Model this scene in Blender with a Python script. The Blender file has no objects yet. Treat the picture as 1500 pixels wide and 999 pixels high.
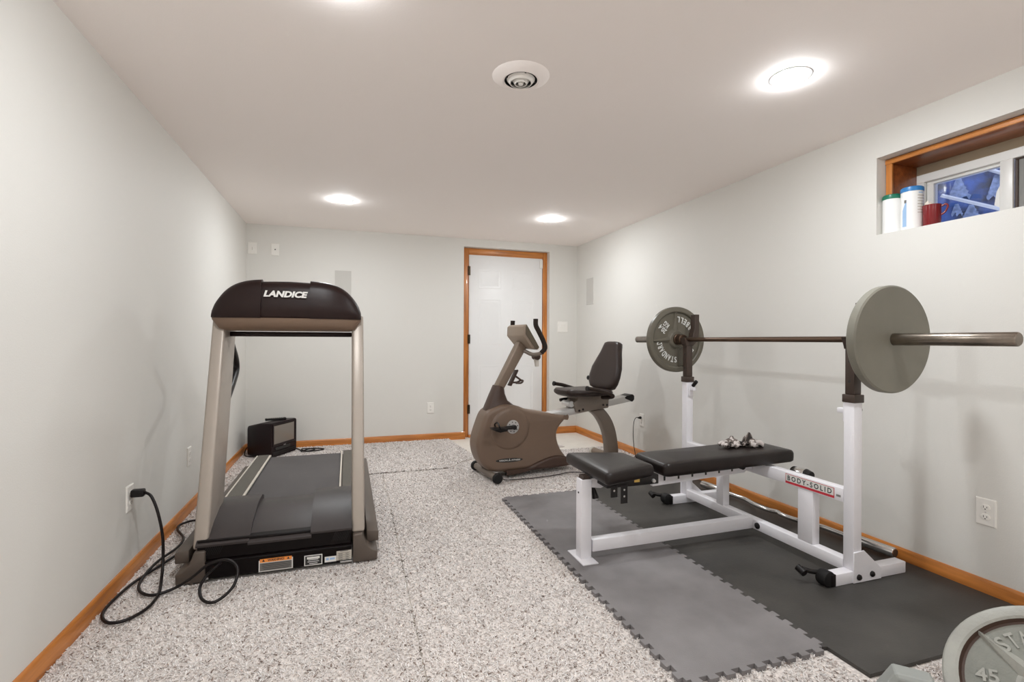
import bpy, bmesh, math, random
import numpy as np
from mathutils import Vector, Matrix, Euler
from mathutils.geometry import tessellate_polygon
random.seed(7)
PI = math.pi
SC = bpy.context.scene
COL = SC.collection

# ------------------------------------------------------------------ camera
cam_d = bpy.data.cameras.new('camera')
cam = bpy.data.objects.new('camera', cam_d)
COL.objects.link(cam)
cam_d.sensor_fit = 'HORIZONTAL'
cam_d.sensor_width = 36.0
cam_d.lens = 36.0 * 727.28 / 1500.0
cam_d.clip_start = 0.02
_yaw, _pit, _rol = math.radians(18.361), math.radians(-0.0713), math.radians(0.2516)
_f = Vector((math.sin(_yaw) * math.cos(_pit), math.cos(_yaw) * math.cos(_pit), math.sin(_pit)))
_r = Vector((math.cos(_yaw), -math.sin(_yaw), 0))
_u = _r.cross(_f)
_r2 = _r * math.cos(_rol) + _u * math.sin(_rol)
_u2 = -_r * math.sin(_rol) + _u * math.cos(_rol)
_m = Matrix((_r2, _u2, -_f)).transposed().to_4x4()
_m.translation = Vector((0.9324, -5.3709, 1.0772))
cam.matrix_world = _m
SC.camera = cam

# ------------------------------------------------------------------ world, exposure
SC.view_settings.view_transform = 'Standard'
SC.view_settings.look = 'None'
SC.view_settings.gamma = 1.0
SC.view_settings.use_curve_mapping = False
SC.view_settings.exposure = 2.40
SC.cycles.max_bounces = 20
SC.cycles.diffuse_bounces = 16
world = bpy.data.worlds.new('world')
SC.world = world
world.use_nodes = True
_bg = world.node_tree.nodes['Background']
_bg.inputs[0].default_value = (0.62, 0.72, 1.0, 1)
_bg.inputs[1].default_value = 0.62
LAMP = 62.0          # radiance of the recessed lamp lenses
LAMP_COL = (0.945, 0.98, 1.0, 1)

# ------------------------------------------------------------------ materials
def _nt(name):
    m = bpy.data.materials.new(name)
    m.use_nodes = True
    nt = m.node_tree
    return m, nt, nt.nodes['Principled BSDF']

def mat(name, col, rough=0.5, metal=0.0, var=0.0, vscale=6.0, bump=0.0, bscale=60.0, spec=0.5, stretch=(1, 1, 1), coat=0.0, col2=None):
    m, nt, b = _nt(name)
    b.inputs['Base Color'].default_value = (*col, 1)
    b.inputs['Roughness'].default_value = rough
    b.inputs['Metallic'].default_value = metal
    b.inputs['Specular IOR Level'].default_value = spec
    b.inputs['Coat Weight'].default_value = coat
    tc = mp = None
    if var or bump:
        tc = nt.nodes.new('ShaderNodeTexCoord')
        mp = nt.nodes.new('ShaderNodeMapping')
        mp.inputs['Scale'].default_value = stretch
        nt.links.new(tc.outputs['Object'], mp.inputs[0])
    if var:
        n = nt.nodes.new('ShaderNodeTexNoise')
        n.inputs['Scale'].default_value = vscale
        n.inputs['Detail'].default_value = 5
        nt.links.new(mp.outputs[0], n.inputs['Vector'])
        r = nt.nodes.new('ShaderNodeValToRGB')
        c2 = col2 or tuple(min(1, c * (1 + var)) for c in col)
        c1 = tuple(c * (1 - var) for c in col)
        r.color_ramp.elements[0].position = 0.3
        r.color_ramp.elements[1].position = 0.7
        r.color_ramp.elements[0].color = (*c1, 1)
        r.color_ramp.elements[1].color = (*c2, 1)
        nt.links.new(n.outputs['Fac'], r.inputs[0])
        nt.links.new(r.outputs[0], b.inputs['Base Color'])
    if bump:
        n2 = nt.nodes.new('ShaderNodeTexNoise')
        n2.inputs['Scale'].default_value = bscale
        n2.inputs['Detail'].default_value = 3
        nt.links.new(mp.outputs[0], n2.inputs['Vector'])
        bp = nt.nodes.new('ShaderNodeBump')
        bp.inputs['Strength'].default_value = bump
        bp.inputs['Distance'].default_value = 0.003
        nt.links.new(n2.outputs['Fac'], bp.inputs['Height'])
        nt.links.new(bp.outputs[0], b.inputs['Normal'])
    return m

def emit(name, col, s):
    m = bpy.data.materials.new(name)
    m.use_nodes = True
    nt = m.node_tree
    nt.nodes.remove(nt.nodes['Principled BSDF'])
    e = nt.nodes.new('ShaderNodeEmission')
    e.inputs[0].default_value = col
    e.inputs[1].default_value = s
    nt.links.new(e.outputs[0], nt.nodes['Material Output'].inputs[0])
    return m

def wood(name, ax, c1=(0.50, 0.165, 0.028), c2=(0.64, 0.24, 0.05)):
    st = [9, 9, 9]
    st[ax] = 0.7
    m = mat(name, c1, 0.38, var=0.25, vscale=5, stretch=tuple(st), col2=c2, coat=0.25, bump=0.08, bscale=20)
    return m

M = {}
M['wall'] = mat('wall_paint', (0.690, 0.678, 0.645), 0.62, bump=0.12, bscale=170)
M['ceil'] = mat('ceiling_paint', (0.95, 0.895, 0.868), 0.8, bump=0.10, bscale=140)
M['vinyl'] = mat('white_vinyl_flooring', (0.74, 0.70, 0.64), 0.45, var=0.04, vscale=8)
M['wood_x'] = wood('stained_wood_x', 0)
M['wood_y'] = wood('stained_wood_y', 1)
M['wood_z'] = wood('stained_wood_z', 2)
M['wood_dark'] = wood('stained_wood_window', 1, (0.22, 0.050, 0.010), (0.32, 0.085, 0.018))
M['door'] = mat('white_door_paint', (0.80, 0.80, 0.80), 0.4)
M['white_plastic'] = mat('white_plastic', (0.82, 0.80, 0.76), 0.35)
M['slot'] = mat('dark_slot', (0.02, 0.02, 0.02), 0.5)
M['brass'] = mat('dark_bronze', (0.05, 0.035, 0.02), 0.35, metal=0.8)
M['lens'] = emit('lamp_lens', LAMP_COL, LAMP)
M['grille'] = mat('painted_grille', (0.55, 0.535, 0.505), 0.7, bump=0.3, bscale=400)
M['carpet_base'] = mat('carpet_backing', (0.64, 0.59, 0.56), 0.95, var=0.3, vscale=90)
M['fray'] = mat('carpet_fray', (0.10, 0.075, 0.055), 0.95)
M['powder'] = mat('white_powder_coat', (0.80, 0.79, 0.83), 0.32, bump=0.04, bscale=260)
M['bronze_tube'] = mat('dark_bronze_tube', (0.050, 0.032, 0.024), 0.42, bump=0.05, bscale=200)
M['vinyl_black'] = mat('black_upholstery', (0.012, 0.008, 0.007), 0.34, bump=0.18, bscale=240, var=0.12, vscale=12, spec=0.32)
M['vinyl_brown'] = mat('dark_brown_upholstery', (0.030, 0.019, 0.016), 0.36, bump=0.15, bscale=260, spec=0.35)
M['black'] = mat('black_plastic', (0.008, 0.006, 0.006), 0.4, spec=0.3)
M['black_metal'] = mat('black_metal', (0.02, 0.018, 0.018), 0.35, metal=0.3)
M['rubber'] = mat('black_rubber', (0.010, 0.009, 0.009), 0.6, spec=0.3)
M['chrome'] = mat('chrome', (0.72, 0.71, 0.70), 0.16, metal=1.0)
M['steel'] = mat('worn_steel', (0.26, 0.225, 0.19), 0.3, metal=1.0, var=0.2, vscale=14)
M['dark_steel'] = mat('dark_bar_steel', (0.13, 0.085, 0.06), 0.35, metal=0.9)
M['plate'] = mat('olive_grey_enamel', (0.125, 0.112, 0.085), 0.42, bump=0.18, bscale=120, var=0.12, vscale=9)
M['plate_back'] = mat('flat_grey_enamel', (0.195, 0.186, 0.152), 0.5, bump=0.10, bscale=200, var=0.06, vscale=7)
M['plate_light'] = mat('hammertone_grey', (0.32, 0.32, 0.29), 0.4, bump=0.35, bscale=150, var=0.1, vscale=14)
M['plate_recess'] = mat('hammertone_recess', (0.20, 0.205, 0.18), 0.45, bump=0.35, bscale=150, var=0.15, vscale=10)
M['letter'] = mat('white_letter_paint', (0.72, 0.72, 0.70), 0.5)
M['silver_letter'] = mat('silver_letter', (0.62, 0.60, 0.57), 0.35, metal=0.35)
M['mat_grey'] = mat('grey_foam', (0.195, 0.182, 0.183), 0.72, bump=0.25, bscale=220, var=0.20, vscale=3.2, col2=(0.245, 0.232, 0.234), spec=0.3)
M['mat_dark'] = mat('dark_rubber_mat', (0.046, 0.043, 0.040), 0.5, bump=0.25, bscale=160, var=0.22, vscale=3.0, col2=(0.070, 0.065, 0.059), spec=0.3)
M['hex_grey'] = mat('grey_enamel', (0.30, 0.315, 0.30), 0.4, bump=0.1, bscale=90)
M['hex_red'] = mat('dark_red_paint', (0.10, 0.02, 0.02), 0.5)
M['t_beige'] = mat('taupe_metal_paint', (0.40, 0.35, 0.305), 0.38, metal=0.25)
M['t_shell'] = mat('dark_brown_plastic', (0.016, 0.006, 0.005), 0.38, bump=0.08, bscale=300, spec=0.3)
M['t_tray'] = mat('brown_grey_plastic', (0.19, 0.125, 0.085), 0.45, bump=0.06, bscale=300)
M['t_hood'] = mat('charcoal_hood_plastic', (0.045, 0.037, 0.036), 0.42, bump=0.12, bscale=300, spec=0.35)
M['t_black'] = mat('black_steel_cover', (0.004, 0.002, 0.002), 0.45, spec=0.18)
M['t_foot'] = mat('dark_taupe_metal', (0.105, 0.083, 0.068), 0.4, metal=0.2)
M['belt'] = mat('running_belt', (0.085, 0.078, 0.078), 0.75, bump=0.3, bscale=420, var=0.1, vscale=4)
M['footrail'] = mat('ribbed_foot_rail', (0.105, 0.095, 0.078), 0.6, bump=0.6, bscale=180, stretch=(6, 0.3, 1))
M['trim_white'] = mat('pale_trim_strip', (0.62, 0.57, 0.50), 0.5)
M['orange'] = mat('orange_label', (0.85, 0.28, 0.05), 0.5)
M['label_black'] = mat('label_black', (0.02, 0.02, 0.02), 0.5)
M['label_white'] = mat('label_white', (0.75, 0.74, 0.71), 0.5)
M['label_grey'] = mat('label_grey', (0.52, 0.49, 0.43), 0.5)
M['label_line'] = mat('label_line', (0.17, 0.16, 0.15), 0.5)
M['red'] = mat('label_red', (0.55, 0.03, 0.05), 0.5)
M['ink'] = mat('label_green_black', (0.03, 0.045, 0.045), 0.5)
M['b_body'] = mat('bronze_taupe_plastic', (0.175, 0.118, 0.084), 0.42, bump=0.10, bscale=260)
M['b_dark'] = mat('dark_brown_shroud', (0.060, 0.032, 0.022), 0.45, bump=0.08, bscale=260)
M['b_mast'] = mat('taupe_mast_paint', (0.225, 0.170, 0.128), 0.4, metal=0.2)
M['b_cons'] = mat('taupe_console_plastic', (0.30, 0.235, 0.18), 0.45)
M['b_cons_dk'] = mat('olive_console_plastic', (0.13, 0.105, 0.072), 0.45)
M['b_carriage'] = mat('grey_brown_carriage', (0.20, 0.165, 0.138), 0.45, metal=0.2)
M['grip'] = mat('foam_grip', (0.026, 0.016, 0.012), 0.65, bump=0.15, bscale=300, spec=0.3)
M['tv'] = mat('tv_plastic', (0.010, 0.004, 0.005), 0.38, bump=0.05, bscale=300, spec=0.25)
M['screen'] = mat('tube_screen', (0.20, 0.175, 0.15), 0.16)
M['silver'] = mat('silver_plastic', (0.62, 0.61, 0.60), 0.3, metal=0.5)
M['green'] = mat('green_lid', (0.005, 0.16, 0.09), 0.35)
M['blue'] = mat('blue_lid', (0.03, 0.20, 0.50), 0.35)
M['canister'] = mat('white_canister', (0.84, 0.84, 0.83), 0.35)
M['pale_blue'] = mat('pale_blue_print', (0.33, 0.50, 0.74), 0.4)
M['mug'] = mat('dark_red_glaze', (0.19, 0.012, 0.015), 0.2)
M['paper'] = mat('crumpled_paper', (0.72, 0.66, 0.58), 0.7)
M['pvc'] = mat('white_pvc', (0.80, 0.80, 0.78), 0.35)
M['beige'] = mat('beige_header', (0.42, 0.35, 0.25), 0.7)
M['gasket'] = mat('brown_gasket', (0.06, 0.035, 0.025), 0.5)
M['screen_mesh'] = mat('insect_screen', (0.26, 0.26, 0.25), 0.8, bump=0.3, bscale=500)
M['cable'] = mat('black_cable', (0.008, 0.005, 0.005), 0.4, spec=0.3)
M['clear'] = mat('milky_plastic', (0.74, 0.70, 0.64), 0.3)

def glass_mat():
    m = bpy.data.materials.new('window_glass')
    m.use_nodes = True
    nt = m.node_tree
    nt.nodes.remove(nt.nodes['Principled BSDF'])
    t = nt.nodes.new('ShaderNodeBsdfTransparent')
    g = nt.nodes.new('ShaderNodeBsdfGlossy')
    g.inputs['Roughness'].default_value = 0.02
    fr = nt.nodes.new('ShaderNodeFresnel')
    mx = nt.nodes.new('ShaderNodeMixShader')
    nt.links.new(fr.outputs[0], mx.inputs[0])
    nt.links.new(t.outputs[0], mx.inputs[1])
    nt.links.new(g.outputs[0], mx.inputs[2])
    nt.links.new(mx.outputs[0], nt.nodes['Material Output'].inputs[0])
    return m
M['glass'] = glass_mat()

def camo_mat():
    m, nt, b = _nt('camouflage_cloth')
    tc = nt.nodes.new('ShaderNodeTexCoord')
    n = nt.nodes.new('ShaderNodeTexNoise')
    n.inputs['Scale'].default_value = 20
    n.inputs['Detail'].default_value = 2
    nt.links.new(tc.outputs['Object'], n.inputs['Vector'])
    r = nt.nodes.new('ShaderNodeValToRGB')
    r.color_ramp.interpolation = 'CONSTANT'
    e = r.color_ramp.elements
    e[0].position, e[0].color = 0.0, (0.02, 0.014, 0.012, 1)
    e[1].position, e[1].color = 0.46, (0.16, 0.13, 0.115, 1)
    x = e.new(0.54); x.color = (0.55, 0.50, 0.48, 1)
    nt.links.new(n.outputs['Fac'], r.inputs[0])
    nt.links.new(r.outputs[0], b.inputs['Base Color'])
    b.inputs['Roughness'].default_value = 0.85
    return m
M['camo'] = camo_mat()

def tuft_mat():
    m, nt, b = _nt('carpet_yarn')
    a = nt.nodes.new('ShaderNodeAttribute')
    a.attribute_name = 'Col'
    nt.links.new(a.outputs['Color'], b.inputs['Base Color'])
    b.inputs['Roughness'].default_value = 0.9
    b.inputs['Specular IOR Level'].default_value = 0.15
    return m
M['tuft'] = tuft_mat()

def liner_mat():
    # well liner mottled slate and blue; pale light cones are painted on separately
    m, nt, b = _nt('window_well_liner')
    tc = nt.nodes.new('ShaderNodeTexCoord')
    n = nt.nodes.new('ShaderNodeTexNoise')
    n.inputs['Scale'].default_value = 11
    n.inputs['Detail'].default_value = 5
    nt.links.new(tc.outputs['Object'], n.inputs['Vector'])
    r = nt.nodes.new('ShaderNodeValToRGB')
    e = r.color_ramp.elements
    e[0].position, e[0].color = 0.40, (0.075, 0.085, 0.11, 1)
    e[1].position, e[1].color = 0.72, (0.10, 0.20, 0.55, 1)
    nt.links.new(n.outputs['Fac'], r.inputs[0])
    nt.links.new(r.outputs[0], b.inputs['Base Color'])
    b.inputs['Roughness'].default_value = 0.6
    return m
M['liner'] = liner_mat()
M['light_cone'] = mat('painted_light_cone', (0.30, 0.37, 0.52), 0.8, var=0.35, vscale=45)  # pale tone imitating pools of light in the well

# ------------------------------------------------------------------ mesh helpers
def bm_new():
    return bmesh.new()

def box(bm, lo, hi, mtx=None):
    x0, y0, z0 = lo; x1, y1, z1 = hi
    vs = [bm.verts.new(p) for p in ((x0, y0, z0), (x1, y0, z0), (x1, y1, z0), (x0, y1, z0), (x0, y0, z1), (x1, y0, z1), (x1, y1, z1), (x0, y1, z1))]
    for f in ((3, 2, 1, 0), (4, 5, 6, 7), (0, 1, 5, 4), (1, 2, 6, 5), (2, 3, 7, 6), (3, 0, 4, 7)):
        bm.faces.new([vs[i] for i in f])
    if mtx is not None:
        bmesh.ops.transform(bm, matrix=mtx, verts=vs)
    return vs

def bev(bm, w=0.003, seg=2, ang=35):
    bm.normal_update()
    es = []
    for e in bm.edges:
        if len(e.link_faces) == 2 and e.calc_face_angle(0) > math.radians(ang):
            es.append(e)
    if es:
        bmesh.ops.bevel(bm, geom=es, offset=w, segments=seg, profile=0.5, affect='EDGES', clamp_overlap=True)
    return bm

def bbox(lo, hi, w=0.003, seg=2, mtx=None):
    bm = bm_new(); box(bm, lo, hi); bev(bm, w, seg)
    if mtx is not None:
        bmesh.ops.transform(bm, matrix=mtx, verts=bm.verts[:])
    return bm

def frame_of(d):
    d = Vector(d).normalized()
    a = Vector((0, 0, 1)) if abs(d.z) < 0.9 else Vector((1, 0, 0))
    u = d.cross(a).normalized()
    return u, d.cross(u).normalized()

def cyl(bm, p0, p1, r0, r1=None, seg=24, cap0=True, cap1=True):
    r1 = r0 if r1 is None else r1
    p0, p1 = Vector(p0), Vector(p1)
    u, v = frame_of(p1 - p0)
    a = [bm.verts.new(p0 + (u * math.cos(2 * PI * i / seg) + v * math.sin(2 * PI * i / seg)) * r0) for i in range(seg)]
    b = [bm.verts.new(p1 + (u * math.cos(2 * PI * i / seg) + v * math.sin(2 * PI * i / seg)) * r1) for i in range(seg)]
    for i in range(seg):
        bm.faces.new((a[i], a[(i + 1) % seg], b[(i + 1) % seg], b[i]))
    if cap0: bm.faces.new(a[::-1])
    if cap1: bm.faces.new(b)
    return bm

def lathe(bm, prof, origin=(0, 0, 0), axis='Z', seg=32, mtx=None):
    # prof: list of (r, h); closed at r == 0 ends
    rings = []
    allv = []
    for r, h in prof:
        if r < 1e-6:
            v = bm.verts.new((0, 0, h)); rings.append([v]); allv.append(v)
        else:
            ring = [bm.verts.new((r * math.cos(2 * PI * i / seg), r * math.sin(2 * PI * i / seg), h)) for i in range(seg)]
            rings.append(ring); allv += ring
    for a, b in zip(rings, rings[1:]):
        for i in range(seg):
            j = (i + 1) % seg
            if len(a) == 1 and len(b) == 1: continue
            if len(a) == 1: bm.faces.new((a[0], b[j], b[i]))
            elif len(b) == 1: bm.faces.new((a[i], a[j], b[0]))
            else: bm.faces.new((a[i], a[j], b[j], b[i]))
    R = Matrix.Identity(4)
    if axis == 'X': R = Matrix.Rotation(PI / 2, 4, 'Y')
    if axis == 'Y': R = Matrix.Rotation(-PI / 2, 4, 'X')
    T = Matrix.Translation(origin) @ R
    if mtx is not None: T = mtx @ T
    bmesh.ops.transform(bm, matrix=T, verts=allv)
    return bm

def spline(pts, n=8, closed=False):
    P = [Vector(p) for p in pts]
    out = []
    N = len(P)
    rng = range(N) if closed else range(N - 1)
    for i in rng:
        if closed:
            p0, p1, p2, p3 = P[(i - 1) % N], P[i], P[(i + 1) % N], P[(i + 2) % N]
        else:
            p1, p2 = P[i], P[i + 1]
            p0 = P[i - 1] if i > 0 else p1 * 2 - p2
            p3 = P[i + 2] if i + 2 < N else p2 * 2 - p1
        for k in range(n):
            t = k / n
            out.append(0.5 * ((2 * p1) + (p2 - p0) * t + (2 * p0 - 5 * p1 + 4 * p2 - p3) * t * t + (3 * p1 - p0 - 3 * p2 + p3) * t ** 3))
    if not closed: out.append(P[-1])
    return out

def tube(bm, pts, r, seg=12, smooth=6, caps=True, radii=None):
    P = spline(pts, smooth) if smooth > 1 else [Vector(p) for p in pts]
    rings = []
    pu = None
    n = len(P)
    for i, p in enumerate(P):
        d = (P[min(i + 1, n - 1)] - P[max(i - 1, 0)])
        if d.length < 1e-9: d = Vector((0, 0, 1))
        d.normalize()
        if pu is None:
            u, v = frame_of(d)
        else:
            u = (pu - d * pu.dot(d)).normalized(); v = d.cross(u)
        pu = u
        rr = r if radii is None else radii(i / (n - 1))
        rings.append([bm.verts.new(p + (u * math.cos(2 * PI * k / seg) + v * math.sin(2 * PI * k / seg)) * rr) for k in range(seg)])
    for a, b in zip(rings, rings[1:]):
        for i in range(seg):
            j = (i + 1) % seg
            bm.faces.new((a[i], a[j], b[j], b[i]))
    if caps:
        bm.faces.new(rings[0][::-1]); bm.faces.new(rings[-1])
    return bm

def prism(bm, poly, axis, lo, hi):
    # poly of 2D points; axis is the extrude axis, the other two in xyz order
    def P(a, b, h):
        if axis == 'x': return (h, a, b)
        if axis == 'y': return (a, h, b)
        return (a, b, h)
    A = [bm.verts.new(P(a, b, lo)) for a, b in poly]
    B = [bm.verts.new(P(a, b, hi)) for a, b in poly]
    n = len(poly)
    for i in range(n):
        bm.faces.new((A[i], A[(i + 1) % n], B[(i + 1) % n], B[i]))
    bm.faces.new(A[::-1]); bm.faces.new(B)
    bmesh.ops.recalc_face_normals(bm, faces=bm.faces[:])
    return bm

def loft(bm, rings, cap=True, closed=True):
    R = [[bm.verts.new(p) for p in ring] for ring in rings]
    n = len(R[0])
    for a, b in zip(R, R[1:]):
        for i in range(n if closed else n - 1):
            j = (i + 1) % n
            bm.faces.new((a[i], a[j], b[j], b[i]))
    if cap:
        bm.faces.new(R[0][::-1]); bm.faces.new(R[-1])
    bmesh.ops.recalc_face_normals(bm, faces=bm.faces[:])
    return bm

def link(name, bm, material, parent=None, smooth=40, offset=None):
    if offset is not None:
        bmesh.ops.translate(bm, vec=-Vector(offset), verts=bm.verts[:])
    me = bpy.data.meshes.new(name)
    bm.to_mesh(me); bm.free()
    me.materials.append(M[material] if isinstance(material, str) else material)
    me.shade_smooth()
    try: me.set_sharp_from_angle(angle=math.radians(smooth))
    except Exception: pass
    o = bpy.data.objects.new(name, me)
    COL.objects.link(o)
    if parent is not None: o.parent = parent
    return o

class Thing:
    """An Empty at a thing's base; parts are built in world space and moved under it."""
    def __init__(self, name, label, cat, loc=(0, 0, 0), rotz=0, group=None, local=False, kind=None):
        o = bpy.data.objects.new(name, None)
        COL.objects.link(o)
        o.empty_display_size = 0.1
        o.location = loc; o.rotation_euler = (0, 0, rotz)
        if label: o['label'] = label
        if cat: o['category'] = cat
        if group: o['group'] = group
        if kind: o['kind'] = kind
        self.o = o; self.loc = Vector(loc); self.local = local
    def part(self, name, bm, material, smooth=40, label=None, parent=None, kind=None):
        ob = link(name, bm, material, parent or self.o, smooth, None if self.local else self.loc)
        if label: ob['label'] = label
        if kind: ob['kind'] = kind
        return ob

def tag(o, label, cat, group=None):
    o['label'] = label; o['category'] = cat
    if group: o['group'] = group
    return o

def structure(name, bm, material, parent=None, smooth=40):
    o = link(name, bm, material, parent, smooth)
    if parent is None: o['kind'] = 'structure'
    return o

_tc = {}
def text_geo(s, shear=0.0, bold=0.0, space=1.0):
    key = (s, shear, bold, space)
    if key in _tc: return _tc[key]
    cu = bpy.data.curves.new('lettering', 'FONT')
    cu.body = s; cu.size = 1.0; cu.shear = shear; cu.offset = bold; cu.space_character = space
    cu.resolution_u = 3
    cu.extrude = 0.0
    ob = bpy.data.objects.new('lettering', cu)
    COL.objects.link(ob)
    dg = bpy.context.evaluated_depsgraph_get()
    me = ob.evaluated_get(dg).to_mesh()
    vs = [v.co.copy() for v in me.vertices]
    fs = [tuple(p.vertices) for p in me.polygons]
    ob.evaluated_get(dg).to_mesh_clear()
    COL.objects.unlink(ob)
    bpy.data.objects.remove(ob); bpy.data.curves.remove(cu)
    if vs:
        x0 = min(v.x for v in vs); x1 = max(v.x for v in vs)
        y0 = min(v.y for v in vs); y1 = max(v.y for v in vs)
    else: x0 = x1 = y0 = y1 = 0
    _tc[key] = (vs, fs, x0, x1, y0, y1)
    return _tc[key]

def add_text(bm, s, mtx, w, h, shear=0.0, bold=0.0, depth=0.0008, space=1.0):
    """text centred on the origin of mtx, in its local XY plane, facing +Z, fitted to w x h"""
    vs, fs, x0, x1, y0, y1 = text_geo(s, shear, bold, space)
    sx = w / max(1e-6, x1 - x0); sy = h / max(1e-6, y1 - y0)
    nv = [bm.verts.new(mtx @ Vector(((v.x - (x0 + x1) / 2) * sx, (v.y - (y0 + y1) / 2) * sy, depth))) for v in vs]
    new = []
    for f in fs:
        try: new.append(bm.faces.new([nv[i] for i in f]))
        except ValueError: pass
    return new

def solidify_text(bm, d, n):
    r = bmesh.ops.extrude_face_region(bm, geom=bm.faces[:])
    vs = [g for g in r['geom'] if isinstance(g, bmesh.types.BMVert)]
    bmesh.ops.translate(bm, vec=Vector(n) * d, verts=vs)
    bmesh.ops.recalc_face_normals(bm, faces=bm.faces[:])

def arc_text(bm, s, mtx, radius, size, mid, spacing=1.0, inward=False, width=0.62, depth=0.0):
    """letters on an arc in mtx's XY plane; mid angle in degrees; inward: letter feet point outwards"""
    n = len(s)
    step = math.degrees(size * width * spacing / radius)
    for i, c in enumerate(s):
        if c == ' ': continue
        k = i - (n - 1) / 2
        if inward:
            a = math.radians(mid + k * step); rot = a + PI / 2
        else:
            a = math.radians(mid - k * step); rot = a - PI / 2
        Tm = mtx @ Matrix.Translation((radius * math.cos(a), radius * math.sin(a), depth)) @ Matrix.Rotation(rot, 4, 'Z')
        ww = size * width * (0.28 if c in 'I.' else 0.78)
        add_text(bm, c, Tm, ww, size if c != '.' else size * 0.18, bold=0.02)

def face_mtx(origin, xdir, ydir):
    x = Vector(xdir).normalized(); y = Vector(ydir); y = (y - x * y.dot(x)).normalized(); z = x.cross(y)
    m = Matrix((x, y, z)).transposed().to_4x4(); m.translation = Vector(origin)
    return m

def plane_rect(bm, mtx, w, h, d=0.0, cx=0, cy=0):
    vs = [bm.verts.new(mtx @ Vector((cx + a * w / 2, cy + b * h / 2, d))) for a, b in ((-1, -1), (1, -1), (1, 1), (-1, 1))]
    bm.faces.new(vs)

# ================================================================== STRUCTURE
W, H, YB = 3.529, 2.2, -7.3
WT = 0.25
FZ = -0.014           # level of the bare floor; carpet and mats build up to about zero
bm = bm_new(); box(bm, (-0.1, YB - 0.1, FZ - 0.1), (W + 0.1, 0.25, FZ)); structure('floor', bm, 'vinyl')
bm = bm_new(); box(bm, (-0.1, YB - 0.1, H), (W + WT, 0.25, H + 0.1)); structure('ceiling', bm, 'ceil')
bm = bm_new(); box(bm, (-0.1, YB - 0.1, FZ), (0, 0.25, H)); structure('wall_left', bm, 'wall')
bm = bm_new(); box(bm, (0, YB - 0.1, FZ), (W, YB, H)); structure('wall_front', bm, 'wall')
# back wall with a recessed doorway
DX0, DX1, DZ = 2.152, 3.176, 2.114
bm = bm_new()
box(bm, (0, 0, FZ), (DX0, 0.25, H)); box(bm, (DX1, 0, FZ), (W + WT, 0.25, H)); box(bm, (DX0, 0, DZ), (DX1, 0.25, H))
structure('wall_back', bm, 'wall')
# right wall with the recessed window
WY0, WY1, WZ0, WZ1 = -4.80, -3.525, 1.63, 2.027
bm = bm_new()
box(bm, (W, YB - 0.1, FZ), (W + WT, WY0, H)); box(bm, (W, WY1, FZ), (W + WT, 0.0, H))
box(bm, (W, WY0, FZ), (W + WT, WY1, WZ0)); box(bm, (W, WY0, WZ1), (W + WT, WY1, H))
structure('wall_right', bm, 'wall')

def baseboard(name, p0, p1, inward, material):
    # p0->p1 along the wall, inward = unit vector into the room
    p0, p1, n = Vector(p0), Vector(p1), Vector(inward)
    prof = [(0, FZ), (0.012, FZ), (0.012, 0.052), (0.009, 0.060), (0.004, 0.066), (0, 0.066)]
    bm = bm_new()
    loft(bm, [[p + n * a + Vector((0, 0, h)) for a, h in prof] for p in (p0, p1)])
    return structure(name, bm, material, smooth=25)
baseboard('baseboard_left', (0, YB, 0), (0, 0, 0), (1, 0, 0), 'wood_y')
baseboard('baseboard_back', (0.012, 0, 0), (2.172, 0, 0), (0, -1, 0), 'wood_x')
baseboard('trim_1', (3.15, 0, 0), (W - 0.012, 0, 0), (0, -1, 0), 'wood_x')
baseboard('baseboard_right', (W, YB, 0), (W, 0, 0), (-1, 0, 0), 'wood_y')

# ---- door
door = Thing('door_1', None, None, (2.66, 0.09, FZ), kind='structure')
door.o['label'] = 'white six panel door in a stained wood frame'
bm = bbox((2.231, 0.088, 0.012), (3.118, 0.13, 2.048), 0.002); slab = door.part('slab', bm, 'door')
for cx in (2.477, 2.872):
    for z0, z1 in ((0.20, 0.80), (1.03, 1.55), (1.66, 1.885)):
        bm = bm_new()
        w2 = 0.137
        # moulded ring and raised field
        R = []
        for d, yy in ((0, 0.0885), (0.012, 0.0865), (0.024, 0.0890), (0.045, 0.0868)):
            R.append([(cx - w2 + d, yy, z0 + d), (cx + w2 - d, yy, z0 + d), (cx + w2 - d, yy, z1 - d), (cx - w2 + d, yy, z1 - d)])
        loft(bm, R, cap=False)
        bm.faces.new([bm.verts.new(p) for p in R[-1]][::-1])
        door.part('door_panel', bm, 'door', smooth=20)
for z in (0.30, 1.09, 1.86):
    bm = bm_new(); cyl(bm, (2.224, 0.078, z - 0.05), (2.224, 0.078, z + 0.05), 0.009, seg=10); box(bm, (2.212, 0.082, z - 0.05), (2.246, 0.087, z + 0.05))
    door.part('hinge', bm, 'brass')
def jambset(x0, x1):
    bm = bm_new(); box(bm, (x0, 0.079, FZ), (x1, 0.14, 2.113)); bev(bm, 0.003, 2); return bm
door.part('jamb', jambset(2.153, 2.225), 'wood_z')
door.part('jamb', jambset(3.124, 3.176), 'wood_z')
bm = bbox((2.225, 0.079, 2.052), (3.124, 0.14, 2.113), 0.003); door.part('head_jamb', bm, 'wood_x')
bm = bbox((2.225, 0.085, 2.040), (3.124, 0.088, 2.053), 0.001); door.part('stop', bm, 'wood_x')
bm = bbox((2.225, 0.04, FZ), (3.124, 0.16, 0.010), 0.002); door.part('threshold', bm, 'wood_x')
bm = bbox((3.082, 0.068, 1.925), (3.116, 0.087, 2.025), 0.003); door.part('contact_sensor', bm, 'white_plastic')
# wall behind the doorway
bm = bm_new(); box(bm, (DX0 - 0.05, 0.25, FZ), (DX1 + 0.05, 0.29, DZ + 0.05)); structure('trim_2', bm, 'wall')

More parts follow.
